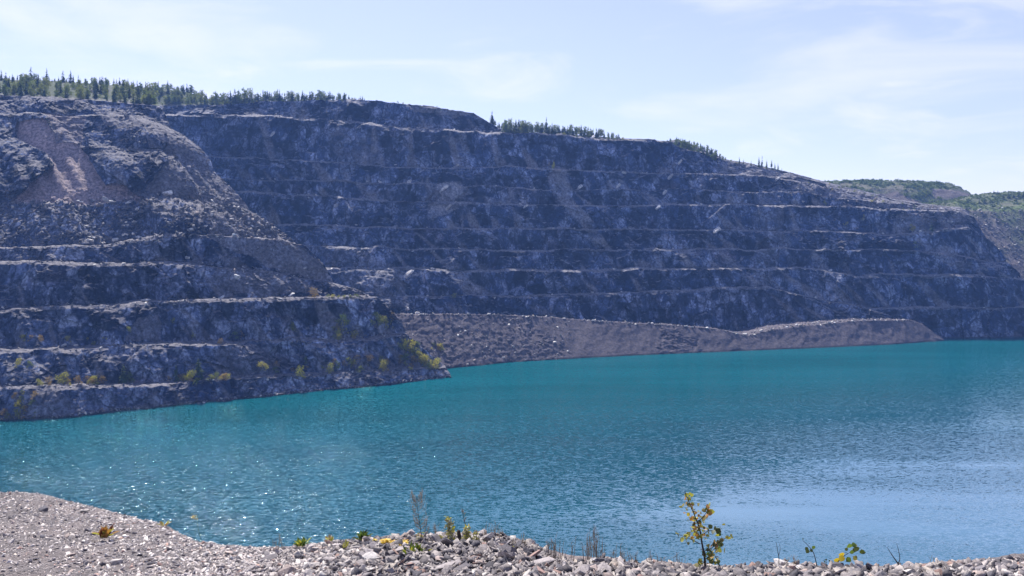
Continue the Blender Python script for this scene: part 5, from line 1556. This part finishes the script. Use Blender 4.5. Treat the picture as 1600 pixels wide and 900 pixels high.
tuft('reddish orange rosette weed alone on the fine gravel', 153, 840, 20, 19, 46, ['rd', 'or', 'or', 'yg'], edgeY(153, 2.2), 'rosette_weed', 0.34, 'weed')
tuft('low bright green tuft on the lip in the dip', 466, 852, 24, 13, 40, ['gn', 'gn', 'yg'], edgeY(466, 0.05), wide=0.3)
tuft('dark green spiky tuft on the lip near the yellow flowers', 563, 842, 18, 15, 44, ['dg', 'gn', 'gn'], edgeY(563, 0.05), wide=0.22)
tuft('small yellowish tuft on the lip between the green tufts', 510, 846, 16, 10, 26, ['or', 'yg', 'pl'], edgeY(510, 0.02), wide=0.3)
tuft('pale yellow tuft among stones before the dark green tuft', 536, 853, 14, 10, 22, ['pl', 'yg'], edgeY(536, 0.5), wide=0.3)
tuft('tiny dry tuft on the slope edge of gravel mound', 246, 824, 10, 12, 18, ['or', 'pl', 'yg'], edgeY(246, 0.02), wide=0.16)
# lone seed stalk
t, b0 = root_thing('seed_stalk', 'lone pale seed stalk on the slope of gravel mound', 'stalk', 308, edgeY(308, 0.05))
Yk = edgeY(308, 0.05)
pyd('stem', *tube(bez([Vector((0, 0, -0.02)), at(311, 832, Yk) - b0, at(308, 815, Yk) - b0, at(304, 806, Yk) - b0], 6), 0.003, 0.0015, 4), M_GSTEM, t)
pyd('stem', *tube(bez([Vector((0.01, 0, -0.02)), at(306, 840, Yk) - b0, at(305, 826, Yk) - b0], 6), 0.002, 0.001, 4), M_GSTEM, t)
l = Leaves()
for _ in range(34):
    l.leaf(at(304 + random.gauss(0, 3), 808 + random.gauss(0, 2.2), Yk + U(-0.02, 0.02)) - b0, 0.022 * U(0.7, 1.2), random.choice([(0.55, 0.40, 0.22), (0.5, 0.36, 0.12), LC['pl']]), wide=0.5)
l.build('seed_head', t)

# ------------------------------------------------------------------ the air
t = NT('haze_air')
pv = t.n('ShaderNodeVolumePrincipled', {'Color': (0.22, 0.42, 1.0, 1), 'Density': 0.00015, 'Anisotropy': 0.15})
t.t.links.new(pv.outputs[0], t.o.inputs['Volume'])
x0, x1, y0, y1, z0, z1 = -1000, 1100, -80, 1200, -9.0, 275.0
hz = mesh_np('haze', [(x0, y0, z0), (x1, y0, z0), (x1, y1, z0), (x0, y1, z0), (x0, y0, z1), (x1, y0, z1), (x1, y1, z1), (x0, y1, z1)],
             [(0, 3, 2, 1), (4, 5, 6, 7), (0, 1, 5, 4), (1, 2, 6, 5), (2, 3, 7, 6), (3, 0, 4, 7)], t.m)
tag(hz, 'thin blue haze filling the pit between the near bank and the far wall', 'haze', kind='stuff')
